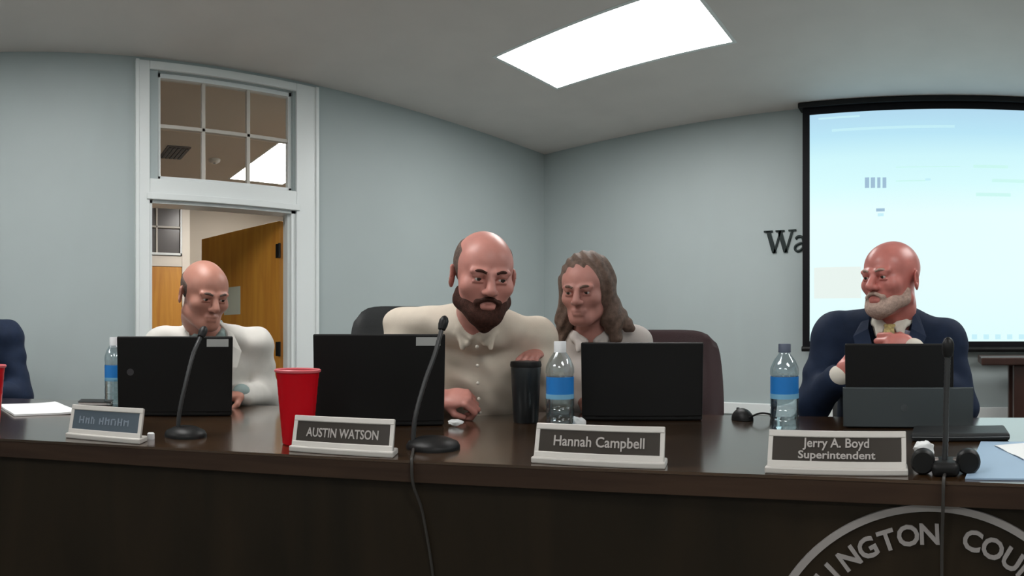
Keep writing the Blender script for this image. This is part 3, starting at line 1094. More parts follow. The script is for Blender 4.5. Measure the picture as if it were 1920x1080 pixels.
# ------------------------------------------------------------------ office chairs
def chair_proto(name, label, cat, mback):
    t = thing(name, label, cat)
    bm = bmesh.new()
    box(bm, (-0.25, -0.25, 0.46), (0.25, 0.24, 0.55), 0.035, 4)
    obj('seat', bm, M_BLACKFAB, t, True)
    # curved padded backrest
    bm = bmesh.new()
    nx_, nz_ = 14, 14
    def surf(u, v, s):
        x = u * (0.245 - 0.02 * v * v)
        z = 0.62 + (v + 1) * 0.5 * 0.50
        e = (max(0, 1 - abs(u) ** 6) * max(0, 1 - abs(v) ** 6)) ** 0.35
        y = 0.26 + 0.045 * v - 0.05 * u * u + 0.03 * math.sin(v * 2.4) + s * (0.008 + 0.036 * e)
        r = (abs(u) ** 5 * abs(v) ** 5)
        return Vector((x * (1 - 0.07 * r), y, z - (0.045 * r if v > 0 else -0.045 * r)))
    g = {}
    for s in (-1, 1):
        for i in range(nx_ + 1):
            for j in range(nz_ + 1):
                g[s, i, j] = bm.verts.new(surf(i / nx_ * 2 - 1, j / nz_ * 2 - 1, s))
    for s in (-1, 1):
        for i in range(nx_):
            for j in range(nz_):
                bm.faces.new((g[s, i, j], g[s, i + 1, j], g[s, i + 1, j + 1], g[s, i, j + 1]))
    for i in range(nx_):
        for j in (0, nz_):
            bm.faces.new((g[-1, i, j], g[-1, i + 1, j], g[1, i + 1, j], g[1, i, j]))
    for j in range(nz_):
        for i in (0, nx_):
            bm.faces.new((g[-1, i, j], g[-1, i, j + 1], g[1, i, j + 1], g[1, i, j]))
    obj('backrest', bm, mback, t, True)
    bm = bmesh.new()
    tube(bm, spline([(0, 0.12, 0.45), (0, 0.30, 0.46), (0, 0.335, 0.56), (0, 0.32, 0.80)], 6), 0.022, 10)
    obj('back_support', bm, M_BLACK, t, True)
    for s in (-1, 1):
        bm = bmesh.new()
        tube(bm, spline([(s * 0.22, 0.10, 0.47), (s * 0.30, 0.10, 0.52), (s * 0.30, 0.06, 0.69), (s * 0.30, -0.12, 0.71)], 6), 0.015, 10)
        box(bm, (s * 0.30 - 0.035, -0.18, 0.70), (s * 0.30 + 0.035, 0.10, 0.725), 0.010)
        obj('armrest', bm, M_BLACK, t, True)
    bm = bmesh.new()
    lathe(bm, [(0, 0.10), (0.030, 0.10), (0.030, 0.25), (0.020, 0.255), (0.020, 0.46), (0, 0.46)], 20)
    obj('gas_column', bm, M_BLACK, t, True)
    for k in range(5):
        a = 2 * PI * k / 5 + 0.3
        c, s = math.cos(a), math.sin(a)
        bm = bmesh.new()
        tube(bm, [(0.02 * c, 0.02 * s, 0.13), (0.30 * c, 0.30 * s, 0.085)], [0.024, 0.014], 10)
        lg = obj('base_leg', bm, M_BLACK, t, True)
        bm = bmesh.new()
        lathe(bm, [(0, -0.02), (0.026, -0.02), (0.028, 0), (0.026, 0.02), (0, 0.02)], 20,
              Matrix.Translation((0.30 * c, 0.30 * s, 0.0285)) @ Matrix.Rotation(a, 4, 'Z') @ Matrix.Rotation(PI / 2, 4, 'X'))
        tube(bm, [(0.30 * c, 0.30 * s, 0.03), (0.30 * c, 0.30 * s, 0.085)], 0.006, 8)
        obj('castor', bm, M_BLACK, lg, True)
    return t


def kids(o):
    return [c for c in bpy.data.objects if c.parent is o]


def copy_tree(o, parent=None):
    c = o.copy()
    COL.objects.link(c)
    c.parent = parent
    for ch in kids(o):
        copy_tree(ch, c)
    return c


GRP = 'office chairs behind the dais'
ch0 = chair_proto('office_chair', 'black office chair whose back shows left of the bearded man in the cream shirt', 'chair', M_BLACKFAB)
ch0['group'] = GRP
spots = [(None, 'maroon', 1243, 2.16, 0.0, 'dark maroon office chair showing right of the third black laptop'),
         (None, None, 388, 2.60, 0.0, 'black office chair under the man in the white jacket'),
         (None, None, 1668, 2.32, 0.0, 'black office chair under the man in the navy suit by the screen'),
         (None, None, -70, 2.98, 0.0, 'black office chair at the far left edge under the person in the navy jacket'),
         (ch0, 'tall', 768, 2.42, 0.12, None)]
for o, kind, px, D, turn, lab in spots:
    c = o or copy_tree(ch0)
    if lab:
        c['label'] = lab
    c.location = at(px, D, 0)
    c.rotation_euler = (0, 0, -az(px) + turn)
    if kind == 'tall':
        for k in kids(c):
            if k.name.startswith('backrest'):
                k.data = k.data.copy()
                for v in k.data.vertices:
                    v.co.z += max(0.0, v.co.z - 0.75) * 0.30
    if kind == 'maroon':
        for k in kids(c):
            if k.name.startswith('backrest'):
                k.data = k.data.copy()
                k.data.materials.clear()
                k.data.materials.append(M_MAROON)

# ------------------------------------------------------------------ people: signed-distance sculpting
class Field:
    def __init__(self, lo, hi, vox):
        self.lo = np.array(lo, dtype=np.float32)
        self.vox = vox
        n = [int(math.ceil((hi[i] - lo[i]) / vox)) + 1 for i in range(3)]
        self.ax = [self.lo[i] + vox * np.arange(n[i], dtype=np.float32) for i in range(3)]
        self.v = np.full(n, 1.0, dtype=np.float32)

    def sl(self, lo, hi):
        s = []
        for i in range(3):
            a = max(0, int((lo[i] - self.lo[i]) / self.vox))
            b = min(self.v.shape[i], int((hi[i] - self.lo[i]) / self.vox) + 2)
            if b <= a:
                return None
            s.append(slice(a, b))
        return tuple(s)

    def grid(self, s):
        return (self.ax[0][s[0]][:, None, None], self.ax[1][s[1]][None, :, None], self.ax[2][s[2]][None, None, :])

    def apply(self, fn, lo, hi, k, op):
        m = k + 3 * self.vox + 0.012
        s = self.sl([l - m for l in lo], [h + m for h in hi])
        if s is None:
            return
        d = fn(*self.grid(s)).astype(np.float32)
        a = self.v[s]
        kk = max(k, 1e-5)
        if op == 'add':
            h = np.clip(0.5 + 0.5 * (d - a) / kk, 0, 1)
            self.v[s] = d + (a - d) * h - kk * h * (1 - h)
        else:
            d = -d
            h = np.clip(0.5 - 0.5 * (d - a) / kk, 0, 1)
            self.v[s] = d + (a - d) * h + kk * h * (1 - h)

    def cap(self, a, b, ra, rb, k=0.02, op='add'):
        a, b = np.array(a, float), np.array(b, float)
        d = b - a
        L2 = float(d @ d) + 1e-12
        def fn(X, Y, Z):
            t = np.clip(((X - a[0]) * d[0] + (Y - a[1]) * d[1] + (Z - a[2]) * d[2]) / L2, 0, 1)
            return np.sqrt((X - a[0] - t * d[0]) ** 2 + (Y - a[1] - t * d[1]) ** 2 + (Z - a[2] - t * d[2]) ** 2) - (ra + (rb - ra) * t)
        r = max(ra, rb)
        self.apply(fn, np.minimum(a, b) - r, np.maximum(a, b) + r, k, op)

    def ell(self, c, r, R=None, k=0.02, op='add'):
        c = np.array(c, float)
        R = np.eye(3) if R is None else np.array(R)
        r = np.array(r, float)
        def fn(X, Y, Z):
            dx, dy, dz = X - c[0], Y - c[1], Z - c[2]
            u = [(dx * R[0, i] + dy * R[1, i] + dz * R[2, i]) for i in range(3)]
            k0 = np.sqrt(sum((u[i] / r[i]) ** 2 for i in range(3))) + 1e-9
            k1 = np.sqrt(sum((u[i] / r[i] ** 2) ** 2 for i in range(3))) + 1e-9
            return k0 * (k0 - 1) / k1
        m = float(max(r))
        self.apply(fn, c - m, c + m, k, op)

    def half(self, p, n, k=0.004):
        """Keep only the side of the plane that n points away from."""
        n = np.array(n, float)
        n = n / np.linalg.norm(n)
        p = np.array(p, float)
        X, Y, Z = self.grid((slice(None),) * 3)
        d = ((X - p[0]) * n[0] + (Y - p[1]) * n[1] + (Z - p[2]) * n[2]).astype(np.float32)
        self.v = np.maximum(self.v, d)

    def warp(self, fn):
        X, Y, Z = self.grid((slice(None),) * 3)
        near = np.abs(self.v) < 0.05
        w = fn(X, Y, Z).astype(np.float32)
        self.v = np.where(near, self.v + np.broadcast_to(w, self.v.shape), self.v)

    def mesh(self, name, m, parent=None):
        v = self.v
        ins = v < 0
        c = np.zeros([s - 1 for s in v.shape], dtype=np.uint8)
        for i in (0, 1):
            for j in (0, 1):
                for k in (0, 1):
                    c += ins[i:i + c.shape[0], j:j + c.shape[1], k:k + c.shape[2]]
        act = (c > 0) & (c < 8)
        I = np.argwhere(act)
        idx = -np.ones(c.shape, dtype=np.int32)
        idx[act] = np.arange(len(I))
        corner = {}
        for i in (0, 1):
            for j in (0, 1):
                for k in (0, 1):
                    corner[i, j, k] = v[I[:, 0] + i, I[:, 1] + j, I[:, 2] + k]
        acc = np.zeros((len(I), 3))
        cnt = np.zeros(len(I))
        keys = list(corner)
        for a in keys:
            for ax in range(3):
                if a[ax] == 0:
                    b = list(a)
                    b[ax] = 1
                    b = tuple(b)
                    va, vb = corner[a], corner[b]
                    x = (va < 0) != (vb < 0)
                    t = np.where(x, va / np.where(x, va - vb, 1), 0)
                    p = np.array(a, float)[None, :].repeat(len(I), 0)
                    p[:, ax] += t
                    acc += p * x[:, None]
                    cnt += x
        P = (I + acc / cnt[:, None]) * self.vox + self.lo[None, :]
        F = []
        for ax in range(3):
            sa = [slice(None)] * 3
            sb = [slice(None)] * 3
            sa[ax] = slice(0, -1)
            sb[ax] = slice(1, None)
            e = ins[tuple(sa)] != ins[tuple(sb)]
            sgn = ins[tuple(sa)]
            E_ = np.argwhere(e)
            u, w = [q for q in range(3) if q != ax]
            ok = (E_[:, u] > 0) & (E_[:, w] > 0) & (E_[:, u] < v.shape[u] - 1) & (E_[:, w] < v.shape[w] - 1)
            E_ = E_[ok]
            if not len(E_):
                continue
            q = []
            for du, dw in ((-1, -1), (0, -1), (0, 0), (-1, 0)):
                g = E_.copy()
                g[:, u] += du
                g[:, w] += dw
                q.append(idx[g[:, 0], g[:, 1], g[:, 2]])
            q = np.stack(q, 1)
            s = sgn[E_[:, 0], E_[:, 1], E_[:, 2]]
            if ax == 1:
                s = ~s
            q[~s] = q[~s][:, ::-1]
            F.append(q)
        F = np.concatenate(F)
        F = F[(F >= 0).all(1)]
        me = bpy.data.meshes.new(name)
        me.vertices.add(len(P))
        me.vertices.foreach_set('co', P.astype(np.float32).ravel())
        me.loops.add(len(F) * 4)
        me.loops.foreach_set('vertex_index', F.astype(np.int32).ravel())
        me.polygons.add(len(F))
        me.polygons.foreach_set('loop_start', np.arange(0, len(F) * 4, 4, dtype=np.int32))
        me.polygons.foreach_set('loop_total', np.full(len(F), 4, dtype=np.int32))
        me.update(calc_edges=True)
        me.validate()
        me.polygons.foreach_set('use_smooth', np.ones(len(me.polygons), dtype=bool))
        me.materials.append(m)
        return link(name, me, parent)


def rot(axis, a):
    return np.array(Matrix.Rotation(a, 3, axis))


class Head:
    """Head frame: face towards -Y, up +Z, size factor s (1 = 0.235 m chin to crown)."""
    def __init__(self, c, R, s=1.0):
        self.c, self.R, self.s = np.array(c), R, s

    def p(self, x, y, z):
        return self.c + self.R @ (np.array((x, y, z)) * self.s)

    def ell(self, f, c, r, Rl=None, k=0.02, op='add'):
        R = self.R if Rl is None else self.R @ Rl
        f.ell(self.p(*c), np.array(r) * self.s, R, k * self.s, op)

    def cap(self, f, a, b, ra, rb, k=0.01, op='add'):
        f.cap(self.p(*a), self.p(*b), ra * self.s, rb * self.s, k * self.s, op)

    def build(self, f, long_=1.0, nose=1.0, cheeks=1.0, mouth_open=0.0):
        e, c = self.ell, self.cap
        e(f, (0, 0.018, 0.036), (0.077, 0.096, 0.083))
        e(f, (0, -0.035, 0.030), (0.064, 0.055, 0.062), k=0.03)             # forehead
        e(f, (0, -0.022, -0.042), (0.062 * cheeks, 0.066, 0.070 * long_), k=0.03)
        e(f, (0, -0.062, -0.094 * long_), (0.030, 0.026, 0.022), k=0.025)      # chin
        for s in (-1, 1):
            e(f, (s * 0.044 * cheeks, -0.058, -0.022), (0.024, 0.024, 0.022), k=0.022)
            c(f, (s * 0.056 * cheeks, 0.012, -0.062), (s * 0.022, -0.062, -0.092 * long_), 0.017, 0.016, 0.025)   # jaw line
            e(f, (s * 0.031, -0.098, 0.003), (0.019, 0.017, 0.012), k=0.014, op='sub')         # eye socket
            e(f, (s * 0.031, -0.0745, 0.002), (0.0155, 0.0150, 0.0125), k=0.005)        # eyelids
            c(f, (s * 0.014, -0.0925, 0.0175), (s * 0.047, -0.083, 0.0185), 0.0085, 0.0075, 0.012)  # brow
            c(f, (s * 0.019, -0.0880, 0.0085), (s * 0.031, -0.0905, 0.0100), 0.0040, 0.0046, 0.003)   # upper lid
            c(f, (s * 0.031, -0.0905, 0.0100), (s * 0.044, -0.0850, 0.0070), 0.0046, 0.0040, 0.003)
            c(f, (s * 0.020, -0.0880, -0.0065), (s * 0.043, -0.0850, -0.0065), 0.0034, 0.0034, 0.003)  # lower lid
            # ear
            Rl = rot('Z', s * 0.45) @ rot('X', 0.18)
            e(f, (s * 0.083, 0.018, -0.006), (0.0075, 0.020, 0.033), Rl, 0.008)
            e(f, (s * 0.090, 0.012, -0.002), (0.006, 0.010, 0.018), Rl, 0.004, 'sub')
        # nose
        c(f, (0, -0.090, 0.010), (0, -0.112 * nose, -0.028), 0.0085, 0.0135, 0.012)
        for s in (-1, 1):
            e(f, (s * 0.013, -0.099, -0.032), (0.009, 0.011, 0.008), k=0.007)
            e(f, (s * 0.007, -0.108, -0.042), (0.0035, 0.005, 0.004), k=0.003, op='sub')
        # lips
        c(f, (-0.019, -0.0855, -0.0595), (0.019, -0.0855, -0.0595), 0.006, 0.006, 0.008)
        c(f, (-0.006, -0.090, -0.0585), (0.006, -0.090, -0.0585), 0.0062, 0.0062, 0.006)
        c(f, (-0.013, -0.0875, -0.0705), (0.013, -0.0875, -0.0705), 0.0068, 0.0068, 0.008)
        c(f, (-0.022, -0.096, -0.0650), (0.022, -0.096, -0.0650), 0.0022 + mouth_open, 0.0022 + mouth_open, 0.003, 'sub')
        # neck root
        f.cap(self.p(0, 0.03, -0.045), self.p(0, 0.035, -0.09), 0.055 * self.s, 0.056 * self.s, 0.02)

    def eyes(self, parent, look=0.0, lid=0.0):
        for s in (-1, 1):
            bm = bmesh.new()
            bmesh.ops.create_uvsphere(bm, u_segments=20, v_segments=14, radius=0.0128 * self.s)
            M4 = Matrix(np.vstack([np.hstack([self.R, self.p(s * 0.031, -0.0785, 0.0015)[:, None]]), [0, 0, 0, 1]]).tolist())
            bm.faces.ensure_lookup_table()
            for fc in bm.faces:
                n = fc.calc_center_median().normalized()
                fwd = Vector((math.sin(look), -math.cos(look), -0.15)).normalized()
                fc.material_index = 1 if n.dot(fwd) > 0.86 else 0
            bmesh.ops.transform(bm, matrix=M4, verts=bm.verts)
            obj('eye', bm, [M_EYEWHITE, M_IRIS], parent, True)

    def brows(self, parent, m):
        for s in (-1, 1):
            bm = bmesh.new()
            pts_ = spline([self.p(s * 0.013, -0.101, 0.017), self.p(s * 0.030, -0.098, 0.0225), self.p(s * 0.050, -0.083, 0.018)], 6)
            tube(bm, pts_, [0.0035] * 4 + [0.0042] * (len(pts_) - 8) + [0.0022] * 4, 8)
            obj('eyebrow', bm, m, parent, True)


M_EYEWHITE = mat('eye_white', (0.55, 0.50, 0.46), 0.2, 0.5)
M_IRIS = mat('iris', (0.03, 0.02, 0.015), 0.1, 0.5)


def hand(f, w, d, n, side, curl=(0.5, 0.6, 0.4), s=1.0, spread=0.0, thumb=0.5):
    """w wrist, d towards the fingers, n the way the palm faces, side +-1 where the thumb is (along d x n)."""
    w = np.array(w, float)
    d = np.array(d, float) / np.linalg.norm(d)
    n = np.array(n, float)
    n = n - d * (n @ d)
    n /= np.linalg.norm(n)
    l = np.cross(d, n) * side
    R = np.stack([l, d, n], 1)
    f.ell(w + d * 0.045 * s, np.array((0.040, 0.050, 0.0155)) * s, R, 0.012)
    f.ell(w + (d * 0.030 + l * 0.022 + n * 0.006) * s, np.array((0.018, 0.028, 0.016)) * s, R, 0.012)
    for i, (len_, off, r) in enumerate(((0.96, 0.029, 0.0092), (1.05, 0.0098, 0.0095), (0.98, -0.0098, 0.0090), (0.78, -0.028, 0.0080))):
        p = w + (d * (0.083 - 0.004 * abs(i - 1)) + l * off) * s
        a = 0.0
        fd = d + l * spread * (1.5 - i)
        fd /= np.linalg.norm(fd)
        for j, (sl_, c) in enumerate(zip((0.044, 0.028, 0.021), curl)):
            a += c + 0.05 * i
            q = p + (fd * math.cos(a) + n * math.sin(a)) * sl_ * len_ * s
            f.cap(p, q, r * s * (1 - 0.07 * j), r * s * (0.96 - 0.09 * j), 0.003 if j else 0.006)
            p = q
    p = w + (d * 0.022 + l * 0.030 + n * 0.008) * s
    q = p + (d * 0.62 + l * (0.55 - 0.3 * thumb) + n * (0.35 + 0.3 * thumb)) * 0.038 * s
    f.cap(p, q, 0.0125 * s, 0.0105 * s, 0.008)
    f.cap(q, q + (d * 0.85 + n * (0.3 + 0.4 * thumb) + l * (0.1 - 0.5 * thumb)) * 0.030 * s, 0.0105 * s, 0.0085 * s, 0.003)


def v3(p):
    return np.array(p, float)


class Figure:
    """A seated person given by joints in the room."""
    def __init__(self, px, lean=0.0, tyaw=0.0, w=1.0, belly=1.0, trap=0.056):
        a = az(px)
        self.B = np.array([[math.cos(a), math.sin(a), 0], [-math.sin(a), math.cos(a), 0], [0, 0, 1]], float)
        self.T = self.B @ rot('Z', tyaw) @ rot('X', lean)
        self.w, self.belly, self.trap = w, belly, trap

    def torso(self, f, i, arms=True, k=0.05):
        w = self.w
        f.ell(self.chest, (0.158 * w + i, 0.108 + i, 0.175 + i), self.T, k)
        f.ell(self.bel, (0.150 * w * self.belly + i, 0.115 * self.belly + i, 0.155 + i), self.T, k)
        f.ell(self.pelvis, (0.165 * w + i, 0.125 + i, 0.125 + i), self.B, k)
        for S, in ((self.SL,), (self.SR,)):
            inner = self.chest * 0.5 + S * 0.5 + np.array((0, 0, -0.01))
            f.cap(inner, S, 0.060 + i, 0.047 + i, 0.04)
            f.cap(self.neck + np.array((0, 0, -0.020)), S + np.array((0, 0, 0.012)), self.trap + i * 0.6, 0.036 + i, 0.035)

    def arm(self, f, S, E_, Wr, i, end=1.0, k=0.03):
        f.cap(S, E_, 0.049 + i, 0.043 + i, k)
        e = E_ + (Wr - E_) * end
        f.cap(E_, e, 0.043 + i, (0.043 + (0.027 - 0.043) * end) + i, k)

    def legs(self, f, i):
        for s in (-1, 1):
            hip = self.pelvis + self.B @ np.array((s * 0.09, -0.02, -0.04))
            knee = self.pelvis + self.B @ np.array((s * 0.15, -0.43, 0.02))
            knee[2] = min(knee[2], ZDK - 0.16)
            ank = knee + self.B @ np.array((s * 0.0, 0.03, 0))
            ank[2] = 0.10
            f.cap(hip, knee, 0.078 + i, 0.056 + i, 0.03)
            f.cap(knee, ank, 0.054 + i, 0.036 + i, 0.03)
            self.__dict__['ank' + ('L' if s < 0 else 'R')] = ank

    def bounds(self, pts_, m=0.16):
        P = np.array(pts_)
        return P.min(0) - m, P.max(0) + m


M_TROUSER = mat('dark_trousers', (0.02, 0.02, 0.025), 0.8, 0.2)
M_SHOE = mat('black_shoes', (0.012, 0.011, 0.01), 0.3, 0.5)


def build_person(fig, label, skin, top_mat, head, opts):
    """Body (one continuous skin), then the clothes, hair and beard as its children."""
    root = thing('person', label, 'person', (float(fig.pelvis[0]), float(fig.pelvis[1]), 0))
    off = Matrix.Translation((-root.location[0], -root.location[1], 0))

    def fix(o):
        o.matrix_parent_inverse = Matrix.Identity(4)
        o.data.transform(off)
        return o
    knees = [fig.pelvis + fig.B @ np.array((s * 0.17, -0.55, 0)) for s in (-1, 1)]
    lowp = [k * np.array((1, 1, 0)) for k in knees]
    allp = [head.c, fig.SL, fig.SR, fig.EL, fig.ER, fig.WL, fig.WR, fig.pelvis] + knees + lowp
    lo, hi = fig.bounds(allp, 0.17)
    lo[2] = 0.03
    f = Field(lo, hi, 0.0040)
    fig.torso(f, -0.004)
    fig.legs(f, -0.004)
    for s_, S, E_, Wr in ((0, fig.SL, fig.EL, fig.WL), (1, fig.SR, fig.ER, fig.WR)):
        fig.arm(f, S, E_, Wr, -0.003)
    for A_ in (fig.ankL, fig.ankR):
        f.cap(A_ + np.array((0, 0, -0.035)), A_ + fig.B @ np.array((0, -0.13, -0.05)), 0.032, 0.024, 0.02)
    nb = head.p(0, 0.035, -0.085)
    f.cap(fig.neck + np.array((0, 0, -0.03)), nb, 0.062, 0.054, 0.03)
    head.build(f, **opts.get('face', {}))
    for h in opts['hands']:
        hand(f, **h)
    fix(f.mesh('body', skin, root))
    # eyes and brows
    n0 = set(bpy.data.objects)
    head.eyes(root, opts.get('look', 0.0))
    head.brows(root, opts['brow'])
    for o in set(bpy.data.objects) - n0:
        fix(o)
    # trousers, shoes
    lo2, hi2 = fig.bounds([fig.pelvis, fig.bel] + knees + lowp, 0.2)
    lo2[2] = 0.08
    hi2[2] = fig.bel[2]
    f = Field(lo2, hi2, 0.008)
    f.ell(fig.pelvis, (0.165 * fig.w + 0.012, 0.137, 0.135), fig.B, 0.04)
    fig.legs(f, 0.012)
    fix(f.mesh('trousers', M_TROUSER, root))
    for A_ in (fig.ankL, fig.ankR):
        l3, h3 = fig.bounds([A_, A_ + fig.B @ np.array((0, -0.16, 0))], 0.08)
        l3[2] = -0.01
        h3[2] = 0.14
        f = Field(l3, h3, 0.006)
        f.cap(A_ + np.array((0, 0, -0.045)), A_ + fig.B @ np.array((0, -0.15, -0.055)), 0.044, 0.038, 0.02)
        f.half((0, 0, 0.003), (0, 0, -1))
        fix(f.mesh('shoe', M_SHOE, root))
    # upper garment
    lo3, hi3 = fig.bounds([fig.SL, fig.SR, fig.EL, fig.ER, fig.pelvis, fig.WL, fig.WR, fig.neck], 0.13)
    inf = opts.get('inflate', 0.014)
    if opts.get('jacket'):
        # shirt under the jacket
        f = Field(lo3, hi3, 0.005)
        fig.torso(f, 0.004)
        for S, E_, Wr in ((fig.SL, fig.EL, fig.WL), (fig.SR, fig.ER, fig.WR)):
            fig.arm(f, S, E_, Wr, 0.001, 0.97)
            f.cap(E_ + (Wr - E_) * 0.84, E_ + (Wr - E_) * 0.99, 0.036, 0.036, 0.004)
        f.cap(fig.neck, head.p(0, 0.032, -0.085), 0.056, 0.050, 0.01, 'sub')
        # collar
        collar(f, fig, head, 0.070, 0.010)
        fix(f.mesh('shirt', opts['shirt'], root))
    f = Field(lo3, hi3, 0.0042)
    fig.torso(f, inf)
    for S, E_, Wr in ((fig.SL, fig.EL, fig.WL), (fig.SR, fig.ER, fig.WR)):
        fig.arm(f, S, E_, Wr, inf - 0.002, opts.get('sleeve', 0.88))
    if not opts.get('jacket'):
        collar(f, fig, head, 0.072, 0.012)
    folds(f, fig, opts.get('fold', 0.0035))
    f.cap(fig.neck + fig.T @ np.array((0, -0.005, -0.03)), head.p(0, 0.02, -0.085), 0.062, 0.060, 0.006, 'sub')
    if opts.get('jacket'):
        V = opts.get('vlen', 0.26)
        for q in range(9):
            t_ = q / 8
            c = fig.neck + fig.T @ np.array((opts.get('vx', 0.0) * t_, -0.12 - 0.03 * t_, -0.01 - V * t_))
            f.cap(c, c + fig.T @ np.array((0, 0.06, 0)), 0.062 * (1 - t_) + 0.004, 0.062 * (1 - t_) + 0.004, 0.006, 'sub')
    # cut the sleeves clean at the cuffs
    gm = f.mesh(opts.get('garment', 'shirt'), top_mat, root)
    fix(gm)
    return root, fix, f


def collar(f, fig, head, r, th):
    """A folded shirt collar: two leaves from the nape to the throat."""
    nb = fig.neck
    for s in (-1, 1):
        P = [fig.T @ np.array(q) + nb for q in ((0, 0.062, 0.030), (s * 0.052, 0.035, 0.032), (s * 0.066, -0.015, 0.018), (s * 0.046, -0.062, -0.004), (s * 0.016, -0.085, -0.028))]
        for a, b in zip(P, P[1:]):
            f.cap(a, b, th, th, 0.008)
            f.cap(a + fig.T @ np.array((s * 0.008, 0, -0.016)), b + fig.T @ np.array((s * 0.010, 0, -0.016)), th * 0.9, th * 0.9, 0.006)
        tip = P[-1] + fig.T @ np.array((s * 0.026, -0.006, -0.030))
        f.cap(P[-2], tip, th * 0.8, th * 0.5, 0.008)


def folds(f, fig, amp):
    B = fig.B
    ox, oy, oz = fig.chest
    def fn(X, Y, Z):
        u = (X - ox) * B[0, 0] + (Y - oy) * B[1, 0]
        w = Z - oz
        return amp * (np.sin(34 * u + 21 * w + 2.2 * np.sin(17 * w)) * np.sin(19 * w - 13 * u + 1.3) + 0.5 * np.sin(63 * w + 30 * u + 3 * np.sin(12 * u)))
    f.warp(fn)


def P3(px, py, D):
    return v3(pt(px, py, D))


SKIN_A = mat('skin_ruddy', (0.55, 0.24, 0.20), 0.42, 0.5, noise=0.10, nscale=18, sss=0.05)
SKIN_B = mat('skin_red', (0.58, 0.20, 0.17), 0.36, 0.5, noise=0.10, nscale=18, sss=0.05)
SKIN_C = mat('skin_tan', (0.48, 0.22, 0.165), 0.42, 0.5, noise=0.10, nscale=18, sss=0.05)
SKIN_D = mat('skin_pale_brown', (0.45, 0.21, 0.175), 0.5, 0.4, noise=0.10, nscale=18, sss=0.05)
HAIR_GREY = mat('short_grey_hair', (0.12, 0.085, 0.07), 0.7, 0.3, noise=0.4, nscale=120, bump=0.8, bscale=400)
HAIR_DARK = mat('dark_beard', (0.050, 0.020, 0.014), 0.75, 0.2, noise=0.4, nscale=120, bump=0.8, bscale=400)
HAIR_WHITE = mat('white_beard', (0.50, 0.36, 0.30), 0.75, 0.2, noise=0.2, nscale=120, bump=0.8, bscale=400)
HAIR_BROWN = mat('brown_hair', (0.13, 0.085, 0.065), 0.6, 0.3, noise=0.35, nscale=60, bump=0.6, bscale=300)
CLOTH_CREAM = mat('cream_shirt', (0.68, 0.60, 0.50), 0.8, 0.2, noise=0.03, nscale=30, bump=0.2, bscale=600)
CLOTH_WHITE = mat('white_linen', (0.66, 0.64, 0.60), 0.8, 0.2, noise=0.03, nscale=30, bump=0.2, bscale=600)
CLOTH_NAVY = mat('navy_wool', (0.012, 0.022, 0.050), 0.75, 0.25, noise=0.1, nscale=40, bump=0.2, bscale=600)
CLOTH_SHIRT = mat('pale_shirt', (0.70, 0.66, 0.58), 0.75, 0.2)
CLOTH_TEAL = mat('grey_green_shirt', (0.28, 0.36, 0.35), 0.75, 0.2)
CLOTH_BLOUSE = mat('offwhite_blouse', (0.55, 0.50, 0.47), 0.75, 0.2, bump=0.2, bscale=500)


def short_hair(head, root, fix, m, top=0.055, lift=0.0035, back=True):
    """Cropped hair round the sides and back of a bald head."""
    lo, hi = head.c - 0.15, head.c + 0.15
    f = Field(lo, hi, 0.003)
    head.ell(f, (0, 0.018, 0.036), (0.077 + lift, 0.096 + lift, 0.083 + lift))
    f.half(head.p(0, 0, top), head.R @ np.array((0, -0.35, 1.0)))
    f.half(head.p(0, -0.020, 0), head.R @ np.array((0, -1.0, -0.15)))
    f.half(head.p(0, 0, -0.045), head.R @ np.array((0, 0.15, -1.0)))
    for s in (-1, 1):
        head.ell(f, (s * 0.083, 0.014, -0.012), (0.012, 0.024, 0.030), rot('Z', s * 0.45), 0.003, 'sub')
    head.ell(f, (0, 0.018, 0.036), (0.074, 0.093, 0.080), None, 0.001, 'sub')
    fix(f.mesh('hair', m, root))


def beard(head, root, fix, m, full=True, long_=1.0, lift=0.006, long_chin=0.0):
    lo, hi = head.c - 0.17, head.c + 0.15
    f = Field(lo, hi, 0.003)
    c = head.cap
    for s in (-1, 1):
        if full:
            c(f, (s * 0.060, 0.000, -0.040), (s * 0.056, -0.016, -0.066), 0.012, 0.017 + lift * 0.3, 0.012)
            c(f, (s * 0.056, -0.010, -0.064), (s * 0.024, -0.060, -0.092 * long_), 0.017 + lift * 0.5, 0.022, 0.02)
            c(f, (s * 0.040, -0.050, -0.068), (s * 0.030, -0.068, -0.085), 0.020, 0.018, 0.02)
        c(f, (s * 0.010, -0.098, -0.0495), (s * 0.029, -0.084, -0.060), 0.0065, 0.0060, 0.006)
        c(f, (s * 0.029, -0.084, -0.060), (s * 0.026, -0.078, -0.085), 0.0075, 0.0100, 0.008)
    c(f, (0, -0.0975, -0.0475), (0, -0.0975, -0.0495), 0.0060, 0.0060, 0.006)
    c(f, (-0.012, -0.074, -0.094 * long_), (0.012, -0.074, -0.094 * long_), 0.024, 0.024, 0.015)
    c(f, (0, -0.066, -0.096 * long_), (0, -0.066, -0.104 * long_ - long_chin), 0.026, 0.019, 0.015)
    # mouth left clear
    head.ell(f, (0, -0.100, -0.0655), (0.021, 0.020, 0.0095), None, 0.004, 'sub')
    fix(f.mesh('beard', m, root))


